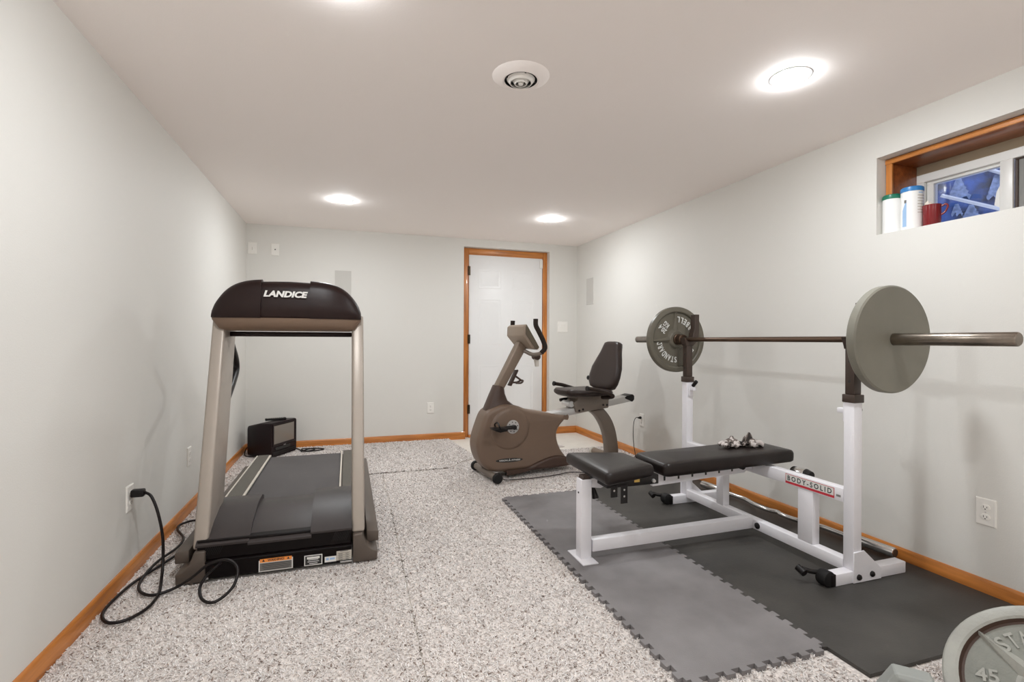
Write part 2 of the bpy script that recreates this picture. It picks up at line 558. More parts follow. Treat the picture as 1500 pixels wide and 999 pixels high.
# ---- window
win = Thing('window_1', None, None, (3.78, -4.16, WZ0), kind='structure')
win.o['label'] = 'small white sliding basement window high on the right wall'
x0, x1 = 3.598, 3.782
bm = bm_new(); box(bm, (x0, WY1 - 0.030, WZ0), (x1, WY1, WZ1 - 0.03)); bev(bm, 0.002); win.part('wood_jamb', bm, 'wood_dark')
bm = bm_new(); box(bm, (x0, WY0, WZ1 - 0.030), (x1, WY1, WZ1)); bev(bm, 0.002); win.part('wood_head', bm, 'wood_dark')
bm = bm_new(); box(bm, (x0, WY0, WZ0), (x1, WY0 + 0.030, WZ1 - 0.03)); bev(bm, 0.002); win.part('wood_jamb', bm, 'wood_dark')
# fillet bead along the front edge of the wood liner
bm = bm_new(); box(bm, (x0 - 0.008, WY0, WZ1 - 0.030), (x0 + 0.004, WY1, WZ1 - 0.004)); bev(bm, 0.002); win.part('head_bead', bm, 'wood_y')
bm = bm_new(); box(bm, (x0 - 0.008, WY1 - 0.034, WZ0), (x0 + 0.004, WY1 - 0.004, WZ1 - 0.03)); bev(bm, 0.002); win.part('jamb_bead', bm, 'wood_z')
bm = bm_new(); box(bm, (3.782, WY0, 1.952), (3.86, WY1, WZ1)); win.part('header_strip', bm, 'beige')
def rim(xa, xb, y0, y1, z0, z1, t, tb=None):
    bm = bm_new()
    tb = tb or t
    box(bm, (xa, y0, z0), (xb, y1, z0 + tb)); box(bm, (xa, y0, z1 - t), (xb, y1, z1))
    box(bm, (xa, y0, z0 + tb), (xb, y0 + t, z1 - t)); box(bm, (xa, y1 - t, z0 + tb), (xb, y1, z1 - t))
    bev(bm, 0.002, 1); return bm
win.part('frame', rim(3.782, 3.86, WY0 + 0.005, WY1 - 0.022, 1.60, 1.952, 0.042, 0.05), 'pvc')
win.part('sash', rim(3.80, 3.835, -3.945, -3.592, 1.64, 1.925, 0.03), 'pvc')
bm = bm_new(); box(bm, (3.812, -3.916, 1.665), (3.817, -3.621, 1.897)); win.part('glass_pane', bm, 'glass')
bm = bbox((3.784, -3.952, 1.64), (3.80, -3.905, 1.915), 0.002); win.part('meeting_rail', bm, 'pvc')
bm = bm_new(); prism(bm, [(-3.905, 1.70), (-3.885, 1.715), (-3.893, 1.775), (-3.905, 1.80)], 'x', 3.785, 3.80); win.part('latch', bm, 'pvc')
win.part('gasket', rim(3.797, 3.812, -4.70, -3.953, 1.64, 1.915, 0.012), 'gasket')
bm = bm_new(); box(bm, (3.803, -4.69, 1.65), (3.806, -3.963, 1.905)); win.part('insect_screen', bm, 'screen_mesh')
# ---- window well outside
bm = bm_new()
ring0, ring1 = [], []
for i in range(25):
    a = PI * i / 24
    ring0.append((3.80 + 0.62 * math.sin(a) + 0.012 * math.sin(i * 2.1), -4.15 + 0.78 * math.cos(a), 1.2))
    ring1.append((3.80 + 0.62 * math.sin(a) + 0.012 * math.sin(i * 2.1), -4.15 + 0.78 * math.cos(a), 2.75))
loft(bm, [ring0, ring1], cap=False, closed=False)
well = structure('wall_well', bm, 'liner')
def liner_y(x): return -4.15 + 0.78 * math.sqrt(max(0, 1 - ((x - 3.80) / 0.62) ** 2)) - 0.018
def light_cone(xc, zt, w, h):
    # cones of light painted whitish on the liner, a thin proud skin with a ragged outline that follows its curve
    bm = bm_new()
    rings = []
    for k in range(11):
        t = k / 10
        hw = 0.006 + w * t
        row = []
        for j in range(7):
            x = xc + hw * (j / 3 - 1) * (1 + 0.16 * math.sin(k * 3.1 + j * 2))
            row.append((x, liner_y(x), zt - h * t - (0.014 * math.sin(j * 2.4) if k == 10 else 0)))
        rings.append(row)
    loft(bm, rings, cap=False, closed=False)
    return link('light_cone_paint', bm, 'light_cone', well)
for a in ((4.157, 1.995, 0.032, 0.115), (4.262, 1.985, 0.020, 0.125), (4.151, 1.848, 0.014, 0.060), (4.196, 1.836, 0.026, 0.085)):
    light_cone(*a)
for p, q in (((4.078, liner_y(4.078) - 0.02, 1.898), (4.281, liner_y(4.281) - 0.02, 1.776)), ((4.224, liner_y(4.224) - 0.02, 2.023), (4.29, liner_y(4.29) - 0.02, 1.955))):
    bm = bm_new(); tube(bm, [p, q], 0.010, 8, 1); link('cover_bar', bm, 'pvc', well)

# ---- recessed ceiling lights, two of them added behind the camera as fill
def ceiling_light(x, y, label):
    t = Thing('ceiling_light', label, 'light', (x, y, H), group='round recessed ceiling lights')
    bm = bm_new(); lathe(bm, [(0.0695, -0.0005), (0.071, -0.0018), (0.080, -0.0018), (0.083, 0.0)], (x, y, H), seg=40); t.part('trim_ring', bm, 'pvc')
    bm = bm_new(); lathe(bm, [(0.069 * math.cos(a), -0.002 - 0.014 * math.sin(a)) for a in (0, 0.2, 0.45, 0.75, 1.1)] + [(0, -0.016)], (x, y, H), seg=40)
    t.part('lens', bm, 'lens')
ceiling_light(2.712, -3.742, 'large glowing recessed ceiling light nearest the window')
ceiling_light(0.892, -1.149, 'glowing recessed ceiling light above the treadmill, left of the far pair')
ceiling_light(2.718, -1.124, 'glowing recessed ceiling light above the exercise bike, right of the far pair')
ceiling_light(0.895, -3.76, 'glowing recessed ceiling light at the top edge of the photo')
ceiling_light(0.895, -6.30, 'added recessed fill light behind the camera on the left side')  # this and the next are unseen, added to brighten the room
ceiling_light(2.715, -6.30, 'added recessed fill light behind the camera on the right side')

# ---- round air vent
vx, vy = 1.629, -3.376
t = Thing('air_vent', 'round white ceiling air diffuser with concentric rings', 'vent', (vx, vy, H))
bm = bm_new(); lathe(bm, [(0.070, -0.018), (0.078, -0.022), (0.095, -0.016), (0.120, -0.003), (0.122, 0)], (vx, vy, H), seg=48); t.part('flange', bm, 'ceil')
bm = bm_new(); lathe(bm, [(0.0, -0.002), (0.072, -0.002), (0.072, -0.018)], (vx, vy, H), seg=48); t.part('throat', bm, 'slot')
for r0, r1, za, zb in ((0.060, 0.047, -0.014, -0.030), (0.038, 0.026, -0.016, -0.034), (0.017, 0.0, -0.018, -0.036)):
    bm = bm_new(); lathe(bm, [(r0, za), (r1 if r1 else 0.009, zb), (r1 - 0.004 if r1 else 0.0, zb)] + ([(r0 - 0.006, za)] if r1 else []), (vx, vy, H), seg=48)
    t.part('cone_ring', bm, 'white_plastic')
bm = bm_new(); box(bm, (vx - 0.07, vy - 0.003, H - 0.016), (vx + 0.07, vy + 0.003, H - 0.008)); box(bm, (vx - 0.003, vy - 0.07, H - 0.016), (vx + 0.003, vy + 0.07, H - 0.008)); t.part('spider_bracket', bm, 'slot')

# ---- wall plates
def wall_mtx(pos, wall):
    if wall == 'left': return face_mtx(pos, (0, 1, 0), (0, 0, 1))
    if wall == 'right': return face_mtx(pos, (0, -1, 0), (0, 0, 1))
    return face_mtx(pos, (1, 0, 0), (0, 0, 1))
def plate_bm(m, w, h, d=0.006):
    bm = bm_new()
    def rect(s, z): return [m @ Vector((a * (w / 2 - s), b * (h / 2 - s), z)) for a, b in ((-1, -1), (1, -1), (1, 1), (-1, 1))]
    loft(bm, [rect(0, 0), rect(0.0005, d * 0.6), rect(0.004, d)]); return bm
def outlet(pos, wall, label, kind='duplex', w=0.072, h=0.116):
    t = Thing('wall_outlet' if kind == 'duplex' else 'wall_plate', label, 'outlet' if kind == 'duplex' else 'wall plate', pos, group='white wall plates')
    m = wall_mtx(pos, wall)
    t.part('cover_plate', plate_bm(m, w, h), 'white_plastic', smooth=25)
    if kind == 'duplex':
        for s in (-1, 1):
            bm = bm_new()
            ring = lambda z, k: [m @ Vector((0.0165 * k * math.cos(a), s * 0.0205 + 0.0145 * k * max(-0.86, min(0.86, math.sin(a))), z)) for a in [2 * PI * i / 20 for i in range(20)]]
            loft(bm, [ring(0.005, 1), ring(0.0082, 1), ring(0.0085, 0.95)])
            rec = t.part('receptacle', bm, 'white_plastic', smooth=25)
            bm = bm_new()
            for sx, hh in ((-0.006, 0.009), (0.006, 0.007)):
                plane_rect(bm, m, 0.0022, hh, 0.0088, sx, s * 0.0205 + 0.002)
            plane_rect(bm, m, 0.005, 0.004, 0.0088, 0, s * 0.0205 - 0.007)
            t.part('slots', bm, 'slot', parent=rec)
        bm = bm_new(); lathe(bm, [(0, 0.0072), (0.003, 0.007), (0.0032, 0.006)], (0, 0, 0), seg=10, mtx=m); t.part('screw', bm, 'silver')
    if kind == 'jack':
        bm = bm_new(); lathe(bm, [(0, 0.012), (0.005, 0.012), (0.006, 0.006)], (0, 0, 0), seg=12, mtx=m); t.part('jack', bm, 'slot')
    if kind == 'triple':
        for sx in (-0.042, 0, 0.042):
            bm = bm_new()
            def rr(z0, tilt): return [m @ Vector((sx + a * 0.0155, b * 0.033, z0 + b * tilt)) for a, b in ((-1, -1), (1, -1), (1, 1), (-1, 1))]
            loft(bm, [rr(0.005, 0), rr(0.009, 0.002)]); t.part('rocker', bm, 'white_plastic', smooth=20)
    if kind == 'volume':
        bm = bm_new(); box(bm, (-0.016, -0.034, 0.005), (0.016, 0.034, 0.010), m); t.part('slider_body', bm, 'white_plastic', smooth=20)
        bm = bm_new(); box(bm, (-0.002, -0.02, 0.010), (0.002, 0.01, 0.0105), m); t.part('slider_slot', bm, 'label_grey')
    return t
outlet((0, -2.698, 0.358), 'left', 'white outlet on the left wall with the thick black plug in it')
outlet((0, -1.812, 0.347), 'left', 'empty white outlet on the left wall behind the treadmill upright')
outlet((1.79, 0, 0.345), 'back', 'white outlet on the back wall left of the door')
outlet((W, -1.385, 0.345), 'right', 'white outlet on the right wall behind the exercise bike, thin black cord plugged in')
outlet((W, -3.997, 0.352), 'right', 'large white outlet on the right wall beneath the near barbell plate')
outlet((3.343, 0, 1.238), 'back', 'wide white triple switch plate right of the door', 'triple', 0.128, 0.128)
outlet((0.055, 0, 1.962), 'back', 'white switch plate high in the back left corner', 'volume', 0.08, 0.112)
outlet((0.257, 0, 1.96), 'back', 'white jack plate high on the back wall, second from corner', 'jack')

def wall_speaker(pos, wall, w, h, label):
    m = wall_mtx(pos, wall)
    t = Thing('wall_speaker', label, 'speaker', pos, group='flush wall speakers')
    bm = bm_new()
    def rect(s, z): return [m @ Vector((a * (w / 2 - s), b * (h / 2 - s), z)) for a, b in ((-1, -1), (1, -1), (1, 1), (-1, 1))]
    loft(bm, [rect(0, 0), rect(0, 0.006), rect(0.008, 0.006), rect(0.008, 0.003)], cap=False); t.part('bezel', bm, 'wall', smooth=20)
    bm = bm_new(); bm.faces.new([bm.verts.new(p) for p in rect(0.008, 0.004)]); t.part('grille', bm, 'grille')
wall_speaker((0.890, 0, 1.64), 'back', 0.175, 0.30, 'grey flush speaker grille on the back wall above the treadmill')
wall_speaker((W, -0.335, 1.64), 'right', 0.185, 0.30, 'pale flush speaker grille on the right wall near the back corner')

# ================================================================== CARPETS
def in_poly(px, py, poly):
    inside = np.zeros(px.shape, bool)
    n = len(poly)
    for i in range(n):
        x0, y0 = poly[i]; x1, y1 = poly[(i + 1) % n]
        if y0 == y1: continue
        c = ((y0 > py) != (y1 > py)) & (px < (x1 - x0) * (py - y0) / (y1 - y0) + x0)
        inside ^= c
    return inside
NO_PILE = [(1.935, -4.075, 2.52, -2.18), (2.50, -4.235, 3.52, -2.17), (0.29, -2.86, 1.0, -1.22)]
rng = np.random.default_rng(5)
CAMP = np.array([0.9324, -5.3709])
FW = np.array([math.sin(_yaw), math.cos(_yaw)]); RT = np.array([math.cos(_yaw), -math.sin(_yaw)])
def pile(poly, z0, parent, loc):
    xs = [p[0] for p in poly]; ys = [p[1] for p in poly]
    chunks = []
    for ya, yb, dens, size in ((-4.9, -3.3, 15500, 1.0), (-3.3, -2.2, 11500, 1.12), (-2.2, -1.0, 9000, 1.25), (-1.0, 0.1, 7500, 1.35)):
        a, b = max(ya, min(ys)), min(yb, max(ys))
        if a >= b: continue
        n = int((max(xs) - min(xs)) * (b - a) * dens)
        px = rng.uniform(min(xs), max(xs), n); py = rng.uniform(a, b, n)
        ok = in_poly(px, py, poly)
        for x0, y0, x1, y1 in NO_PILE:
            ok &= ~((px > x0) & (px < x1) & (py > y0) & (py < y1))
        d = np.stack([px, py], 1) - CAMP
        dep = d @ FW; lat = d @ RT
        ok &= (dep > 1.2) & (np.abs(lat) < 1.15 * dep + 0.3)
        px, py = px[ok], py[ok]
        chunks.append(np.stack([px, py, np.full(px.shape, size)], 1))
    if not chunks: return None
    P = np.concatenate(chunks); n = len(P)
    # each yarn: three rings of three verts, leaning over, plus a tip
    az = rng.uniform(0, 2 * PI, n); lean = rng.uniform(0.35, 1.25, n)
    L = rng.uniform(0.011, 0.017, n) * (0.75 + 0.25 * P[:, 2]); r = rng.uniform(0.0017, 0.0026, n) * P[:, 2]
    dirx, diry = np.cos(az), np.sin(az)
    V = np.zeros((n, 10, 3), np.float32)
    for k, (t, rr) in enumerate(((0.0, 1.0), (0.45, 1.15), (0.85, 0.9))):
        cx = P[:, 0] + dirx * L * np.sin(lean) * t * t
        cy = P[:, 1] + diry * L * np.sin(lean) * t * t
        cz = z0 + L * (t - 0.35 * t * t * np.sin(lean)) * 0.75
        for j in range(3):
            a = az + j * 2 * PI / 3
            V[:, k * 3 + j, 0] = cx + np.cos(a) * r * rr
            V[:, k * 3 + j, 1] = cy + np.sin(a) * r * rr
            V[:, k * 3 + j, 2] = cz + (0.4 * np.cos(a - az) * -r * rr * np.sin(lean) * t)
    V[:, 9, 0] = P[:, 0] + dirx * L * np.sin(lean) * 1.05
    V[:, 9, 1] = P[:, 1] + diry * L * np.sin(lean) * 1.05
    V[:, 9, 2] = z0 + L * (1.0 - 0.38 * np.sin(lean)) * 0.75
    tris = []
    for k in (0, 1):
        for j in range(3):
            a, b = k * 3 + j, k * 3 + (j + 1) % 3
            tris += [(a, b, b + 3), (a, b + 3, a + 3)]
    for j in range(3): tris.append((6 + j, 6 + (j + 1) % 3, 9))
    tris = np.array(tris, np.int32)
    F = (tris[None] + (np.arange(n, dtype=np.int32) * 10)[:, None, None]).reshape(-1, 3)
    me = bpy.data.meshes.new('pile')
    V = V.reshape(-1, 3) - np.array(loc, np.float32)
    me.vertices.add(len(V)); me.vertices.foreach_set('co', V.ravel().astype(np.float32))
    me.loops.add(F.size); me.loops.foreach_set('vertex_index', F.ravel())
    me.polygons.add(len(F)); me.polygons.foreach_set('loop_start', np.arange(0, F.size, 3, dtype=np.int32))
    me.polygons.foreach_set('loop_total', np.full(len(F), 3, np.int32))
    me.update(calc_edges=True)
    base = np.array([[0.88, 0.835, 0.815], [0.80, 0.745, 0.72], [0.93, 0.90, 0.885], [0.56, 0.49, 0.455], [0.27, 0.205, 0.17]])
    pick = rng.choice(5, n, p=[0.38, 0.26, 0.23, 0.09, 0.04])
    c = base[pick] * rng.uniform(0.88, 1.12, (n, 1))
    # worn, slightly browner traffic patches
    wear = 0.93 + 0.07 * np.sin(P[:, 0] * 3.1 + 1.0) * np.cos(P[:, 1] * 2.3)
    c *= wear[:, None]
    rgba = np.ones((n, 10, 4), np.float32); rgba[:, :, :3] = c[:, None, :]
    at = me.color_attributes.new('Col', 'FLOAT_COLOR', 'POINT')
    at.data.foreach_set('color', rgba.ravel())
    me.materials.append(M['tuft'])
    me.polygons.foreach_set('use_smooth', np.ones(len(F), bool))
    o = bpy.data.objects.new('pile', me); COL.objects.link(o); o.parent = parent; o['kind'] = 'stuff'
    return o
def carpet(name, poly, label, z1=-0.004, edge=None, ne=150):
    c = (sum(p[0] for p in poly) / len(poly), sum(p[1] for p in poly) / len(poly), FZ)
    t = Thing(name, label, 'carpet', c, group='pieces of beige flecked carpet')
    bm = bm_new(); prism(bm, poly, 'z', FZ, z1); t.part('backing', bm, 'carpet_base')
    pile(poly, z1 - 0.002, t.o, c)
    if edge:
        # frayed dark edge: short dark threads along the cut
        bm = bm_new()
        (xa, ya), (xb, yb) = edge
        for i in range(ne):
            s = random.random()
            x = xa + (xb - xa) * s; y = ya + (yb - ya) * s - random.uniform(0, 0.006)
            a = random.uniform(0, 2 * PI); l = random.uniform(0.008, 0.022)
            tube(bm, [(x, y, z1 - 0.002), (x + l * 0.5 * math.cos(a), y + l * 0.3 * math.sin(a), z1 + random.uniform(0.0, 0.006)), (x + l * math.cos(a), y + 0.4 * l * math.sin(a), z1)], 0.0013, 4, 1)
        t.part('frayed_edge', bm, 'fray', kind='stuff')
    return t
B0 = 0.013
carpet('carpet', [(B0, YB + 0.012), (1.172, YB + 0.012), (1.172, -3.8), (1.199, -2.0), (1.204, -1.245), (B0, -1.245)], 'beige flecked carpet left of the long seam, under the treadmill', edge=((1.2005, -2.1), (1.1755, -3.85)), ne=70)
carpet('carpet', [(1.179, YB + 0.012), (W - B0, YB + 0.012), (W - B0, -0.835), (2.98, -0.86), (2.60, -0.925), (2.075, -0.955), (1.90, -1.06), (1.76, -1.245), (1.211, -1.245), (1.206, -2.0), (1.179, -3.8)], 'beige flecked carpet right of the long seam, around the foam mat')
carpet('carpet', [(B0, -1.235), (1.755, -1.235), (1.905, -1.045), (2.068, -0.945), (1.985, -B0), (B0, -B0)], 'beige carpet remnant along the back wall with a frayed front edge', z1=0.001, edge=((1.0, -1.236), (1.75, -1.238)))
carpet('carpet_scrap', [(2.72, -0.80), (3.05, -0.71), (2.97, -0.57), (2.64, -0.66)], 'small scrap of carpet on the white floor behind the exercise bike', z1=-0.004)

# ================================================================== FOAM MAT AND RUBBER MAT
TP, TD = 0.062, 0.020
def teeth(p0, p1, outward, depth=TD, pitch=TP):
    """jigsaw polyline from p0 to p1 with dovetail teeth standing out along outward"""
    p0, p1, o = Vector(p0), Vector(p1), Vector(outward)
    L = (p1 - p0).length; d = (p1 - p0) / L
    n = max(1, round(L / pitch)); q = L / n
    out = []
    for i in range(n):
        b = p0 + d * (q * i)
        out += [b + d * (q * 0.27), b + d * (q * 0.20) + o * depth * 0.9, b + d * (q * 0.26) + o * depth, b + d * (q * 0.74) + o * depth, b + d * (q * 0.80) + o * depth * 0.9, b + d * (q * 0.73)]
    return [(v.x, v.y) for v in out]
xl, xr, yn, yf = 1.945, 2.512, -4.068, -2.165
poly = [(xl, yf)] + teeth((xl, yf), (xl, yn), (-1, 0)) + [(xl, yn)] + teeth((xl, yn), (xr, yn), (0, -1)) + [(xr, yn)] + teeth((xr, yn), (xr, yf), (1, 0)) + [(xr, yf)] + teeth((xr, yf), (xl, yf), (0, 1), 0.012)
bm = bm_new(); prism(bm, poly, 'z', -0.003, 0.013)
bmesh.ops.triangulate(bm, faces=[f for f in bm.faces if len(f.verts) > 4])
fm = link('foam_mat', bm, 'mat_grey', smooth=20)
tag(fm, 'light grey interlocking foam mat with jigsaw edges under the bench front', 'mat')
g = 0.003
seam = [(x + g, y) for x, y in teeth((xr, yn), (xr, yf), (1, 0))]
poly = [(2.531, -4.222), (3.512, -4.232), (3.512, -2.15), (2.60, -2.12), (xr + g, yf + 0.02)] + seam[::-1] + [(xr + g, yn), (2.531, yn - 0.003)]
bm = bm_new(); prism(bm, poly, 'z', -0.003, 0.010)
bmesh.ops.triangulate(bm, faces=[f for f in bm.faces if len(f.verts) > 4])
dm = link('rubber_mat', bm, 'mat_dark', smooth=20)
tag(dm, 'dark charcoal rubber mat under the bench rack along the right wall', 'mat')
MZ = 0.010

# ================================================================== WEIGHT BENCH WITH RACK
by = -3.17                     # bench centre line
bench = Thing('weight_bench', 'white steel bench press with barbell rack and black pads', 'weight bench', (2.6, by, MZ))
UY = {'near': (-3.766, -3.716), 'far': (-2.626, -2.576)}
UX0, UX1 = 3.060, 3.110
for side, (ya, yb) in UY.items():
    yc = (ya + yb) / 2
    s = 1 if side == 'near' else -1          # towards the other upright
    foot = bench.part('foot', bbox((2.955, ya, MZ), (3.392, yb, MZ + 0.052), 0.004), 'powder')
    bench.part('upright', bbox((UX0, ya, MZ + 0.052), (UX1, yb, 0.812), 0.004), 'powder')
    # gusset on the outer face of the foot
    yo = ya if side == 'near' else yb
    y2 = yo - 0.006 if side == 'near' else yo + 0.006
    bm = bm_new(); prism(bm, [(3.055, MZ + 0.001), (3.225, MZ + 0.001), (3.225, 0.058), (3.118, 0.150), (3.055, 0.146)], 'y', min(yo, y2), max(yo, y2)); bev(bm, 0.0015, 1)
    gs = bench.part('gusset', bm, 'powder')
    for bx, bz in ((3.085, 0.036), (3.165, 0.040)):
        bm = bm_new(); yq = y2 - 0.010 if side == 'near' else y2 + 0.010
        lathe(bm, [(0, 0.011), (0.008, 0.010), (0.0125, 0.006), (0.013, 0)], (0, 0, 0), seg=14, mtx=face_mtx((bx, y2, bz), (1, 0, 0), (0, 0, 1) if side == 'near' else (0, 0, -1)))
        bench.part('bolt_cap', bm, 'black', parent=gs)
    # transport wheel and lever at the foot's front end
    bm = bm_new(); cyl(bm, (2.925, yc - 0.024, MZ + 0.034), (2.925, yc + 0.024, MZ + 0.034), 0.034, seg=28); bev(bm, 0.006, 2, 60)
    wh = bench.part('wheel', bm, 'rubber')
    bm = bm_new(); box(bm, (2.93, yc - 0.026, MZ + 0.002), (2.957, yc + 0.026, MZ + 0.054)); bev(bm, 0.003); bench.part('wheel_bracket', bm, 'black')
    bm = bm_new(); tube(bm, [(2.92, yc + 0.02, MZ + 0.05), (2.885, yc + 0.035, MZ + 0.052), (2.855, yc + 0.055, MZ + 0.060)], 0.011, 10, 4); cyl(bm, (2.852, yc + 0.04, MZ + 0.045), (2.852, yc + 0.075, MZ + 0.058), 0.016, seg=16)
    bench.part('wheel_knob', bm, 'black')
    # adjustable inner post, collar and hook
    bm = bbox((UX0 - 0.005, ya - 0.005, 0.806), (UX1 + 0.005, yb + 0.005, 0.842), 0.003); bench.part('collar', bm, 'bronze_tube')
    bm = bbox((UX0 + 0.003, ya + 0.003, 0.842), (UX1 - 0.003, yb - 0.003, 1.072), 0.003)
    po = bench.part('inner_post', bm, 'bronze_tube')
    for z in (0.90, 0.99):
        bm = bm_new(); lathe(bm, [(0, 0.0008), (0.006, 0.0008)], (0, 0, 0), seg=12, mtx=face_mtx((UX0 + 0.003, yc, z), (0, -1, 0), (0, 0, 1)))
        bench.part('adjustment_hole', bm, 'slot', parent=po)
    # hook profile in x-z: low front lip, saddle, tall back plate
    hp = [(UX0 - 0.022, 1.100), (UX0 - 0.010, 1.098), (3.068, 1.080), (3.076, 1.074), (3.094, 1.074), (3.102, 1.080), (3.106, 1.10), (3.112, 1.13), (3.124, 1.16), (3.126, 1.255), (3.158, 1.255), (3.158, 1.13), (3.150, 1.08), (3.112, 1.045), (UX0 - 0.002, 1.045), (UX0 - 0.006, 1.06)]
    bm = bm_new(); prism(bm, hp, 'y', ya + 0.001, yb - 0.001); bev(bm, 0.002, 1); bench.part('bar_hook', bm, 'bronze_tube')
    # pop-pin housing on the inner side
    yi = yb if side == 'near' else ya
    y3 = yi + s * 0.045
    bm = bm_new(); box(bm, (3.075, min(yi, y3), 0.752), (3.098, max(yi, y3), 0.776)); box(bm, (3.070, min(yi, yi + s * 0.012), 0.715), (3.102, max(yi, yi + s * 0.012), 0.80)); bev(bm, 0.003)
    pin = bench.part('pin_housing', bm, 'powder')
    bm = bm_new(); kx = (3.086, y3 + s * 0.0, 0.80)
    if side == 'far':
        cyl(bm, (3.086, yi + s * 0.03, 0.785), (3.086, yi + s * 0.062, 0.815), 0.012, seg=14)
    else:
        cyl(bm, (3.11, yc, 0.772), (3.128, yc, 0.772), 0.012, seg=14)
    bench.part('knob', bm, 'black', parent=pin)
# lower and upper crossbars
bench.part('lower_crossbar', bbox((UX0, -3.716, 0.046), (UX1, -2.626, 0.098), 0.004), 'powder')
ub = bench.part('upper_crossbar', bbox((UX0, -3.716, 0.352), (UX1, -2.626, 0.414), 0.004), 'powder')
for pa, pb in ((-3.560, -3.476), (-2.962, -2.902)):
    bench.part('support_post', bbox((UX0 + 0.002, pa, 0.098), (UX1 - 0.002, pb, 0.352), 0.004), 'powder')
# decal on the upper crossbar (faces -x, towards the bench)
dc_y, dc_w, dc_h = -3.540, 0.268, 0.048
m = face_mtx((UX0 - 0.0004, dc_y, 0.382), (0, -1, 0), (0, 0, 1))
bm = bm_new(); plane_rect(bm, m, dc_w, dc_h, 0.0002)
dec = bench.part('decal', bm, 'red', parent=ub)
bm = bm_new(); plane_rect(bm, m, dc_w - 0.006, dc_h - 0.014, 0.0006, 0, 0.0045); bench.part('decal_field', bm, 'label_white', parent=ub)
bm = bm_new(); add_text(bm, 'BODY-SOLID', m @ Matrix.Translation((0, 0.0045, 0)), dc_w - 0.026, 0.025, bold=0.025, depth=0.0010, space=1.45)
bench.part('decal_lettering', bm, 'ink', parent=ub)
bm = bm_new()
for i in range(4): plane_rect(bm, m, 0.0045, 0.010, 0.0004, dc_w / 2 + 0.012 + i * 0.0055, -0.006)
bench.part('decal_mark', bm, 'label_line', parent=ub)
# chrome pull pin behind the upper crossbar
bm = bm_new(); cyl(bm, (3.145, -3.375, 0.398), (3.145, -3.455, 0.404), 0.030, seg=20); bev(bm, 0.006, 2, 60); bench.part('pull_pin', bm, 'chrome')
bm = bm_new(); cyl(bm, (3.145, -3.455, 0.404), (3.145, -3.485, 0.407), 0.028, 0.018, seg=20); bench.part('pull_pin_knob', bm, 'black')
# spine from front leg to crossbar
bm = bm_new(); prism(bm, [(2.075, 0.044), (UX0 - 0.001, 0.048), (UX0 - 0.001, 0.110), (2.075, 0.102)], 'y', by - 0.025, by + 0.025); bev(bm, 0.004)
bench.part('spine', bm, 'powder')
bm = bm_new(); lathe(bm, [(0, 0.012), (0.010, 0.011), (0.016, 0.006), (0.017, 0)], seg=18, mtx=face_mtx((UX0, by - 0.055, 0.072), (0, -1, 0), (0, 0, 1))); bench.part('spine_bolt', bm, 'black')
# front leg
bench.part('front_leg', bbox((2.010, by - 0.030, MZ + 0.008), (2.066, by + 0.030, 0.402), 0.004), 'powder')
bench.part('foot_plate', bbox((1.992, by - 0.088, MZ + 0.003), (2.074, by + 0.088, MZ + 0.009), 0.002), 'powder')
bm = bm_new(); prism(bm, [(2.02, 0.402), (2.062, 0.402), (2.055, 0.418), (2.025, 0.418)], 'y', by - 0.024, by + 0.024); bench.part('leg_cap', bm, 'bronze_tube')
bm = bm_new(); lathe(bm, [(0, 0.003), (0.004, 0.003), (0.005, 0)], seg=10, mtx=face_mtx((2.010, by, 0.335), (0, -1, 0), (0, 0, 1))); bench.part('leg_bolt', bm, 'black')
bm = bm_new(); prism(bm, [(2.066, 0.36), (2.066, 0.405), (2.13, 0.405), (2.16, 0.385), (2.16, 0.365), (2.12, 0.352)], 'y', by - 0.022, by + 0.022); bev(bm, 0.003); bench.part('seat_bracket', bm, 'powder')
bm = bm_new(); tube(bm, [(2.09, by, 0.352), (2.095, by, 0.33), (2.10, by - 0.004, 0.30)], 0.010, 10, 4, radii=lambda t: 0.008 + 0.009 * t); bench.part('seat_knob', bm, 'black')
# black seat rail with yellow label and two hanging adjustment plates
bm = bm_new(); box(bm, (2.10, by - 0.118, 0.378), (2.385, by + 0.118, 0.424)); bev(bm, 0.003); sr = bench.part('seat_rail', bm, 'black_metal')
bm = bm_new(); plane_rect(bm, face_mtx((2.262, by - 0.1185, 0.404), (1, 0, 0), (0, 0, 1)), 0.030, 0.017, 0.0004); bench.part('warning_label', bm, mat('yellow_label', (0.75, 0.50, 0.12), 0.5), parent=sr)
bm = bm_new(); lathe(bm, [(0, 0.010), (0.008, 0.010), (0.010, 0)], seg=10, mtx=face_mtx((2.355, by - 0.118, 0.395), (1, 0, 0), (0, 0, 1))); bench.part('rail_bolt', bm, 'silver', parent=sr)
for xa, xb, za in ((2.118, 2.155, 0.334), (2.172, 2.210, 0.300)):
    bm = bm_new(); box(bm, (xa, by - 0.122, za), (xb, by - 0.1185, 0.390)); bev(bm, 0.002, 1); pl = bench.part('adjustment_plate', bm, 'black_metal')
    for z in ([0.366] if za > 0.32 else [0.366, 0.335]):
        bm = bm_new(); lathe(bm, [(0, 0.0010), (0.0045, 0.0010), (0.005, 0.0)], seg=10, mtx=face_mtx(((xa + xb) / 2, by - 0.122, z), (1, 0, 0), (0, 0, 1)))
        bench.part('rivet', bm, 'silver', parent=pl)
bm = bm_new(); cyl(bm, (2.405, by - 0.055, 0.412), (2.405, by + 0.055, 0.412), 0.011, seg=14); bench.part('hinge_pin', bm, 'chrome')
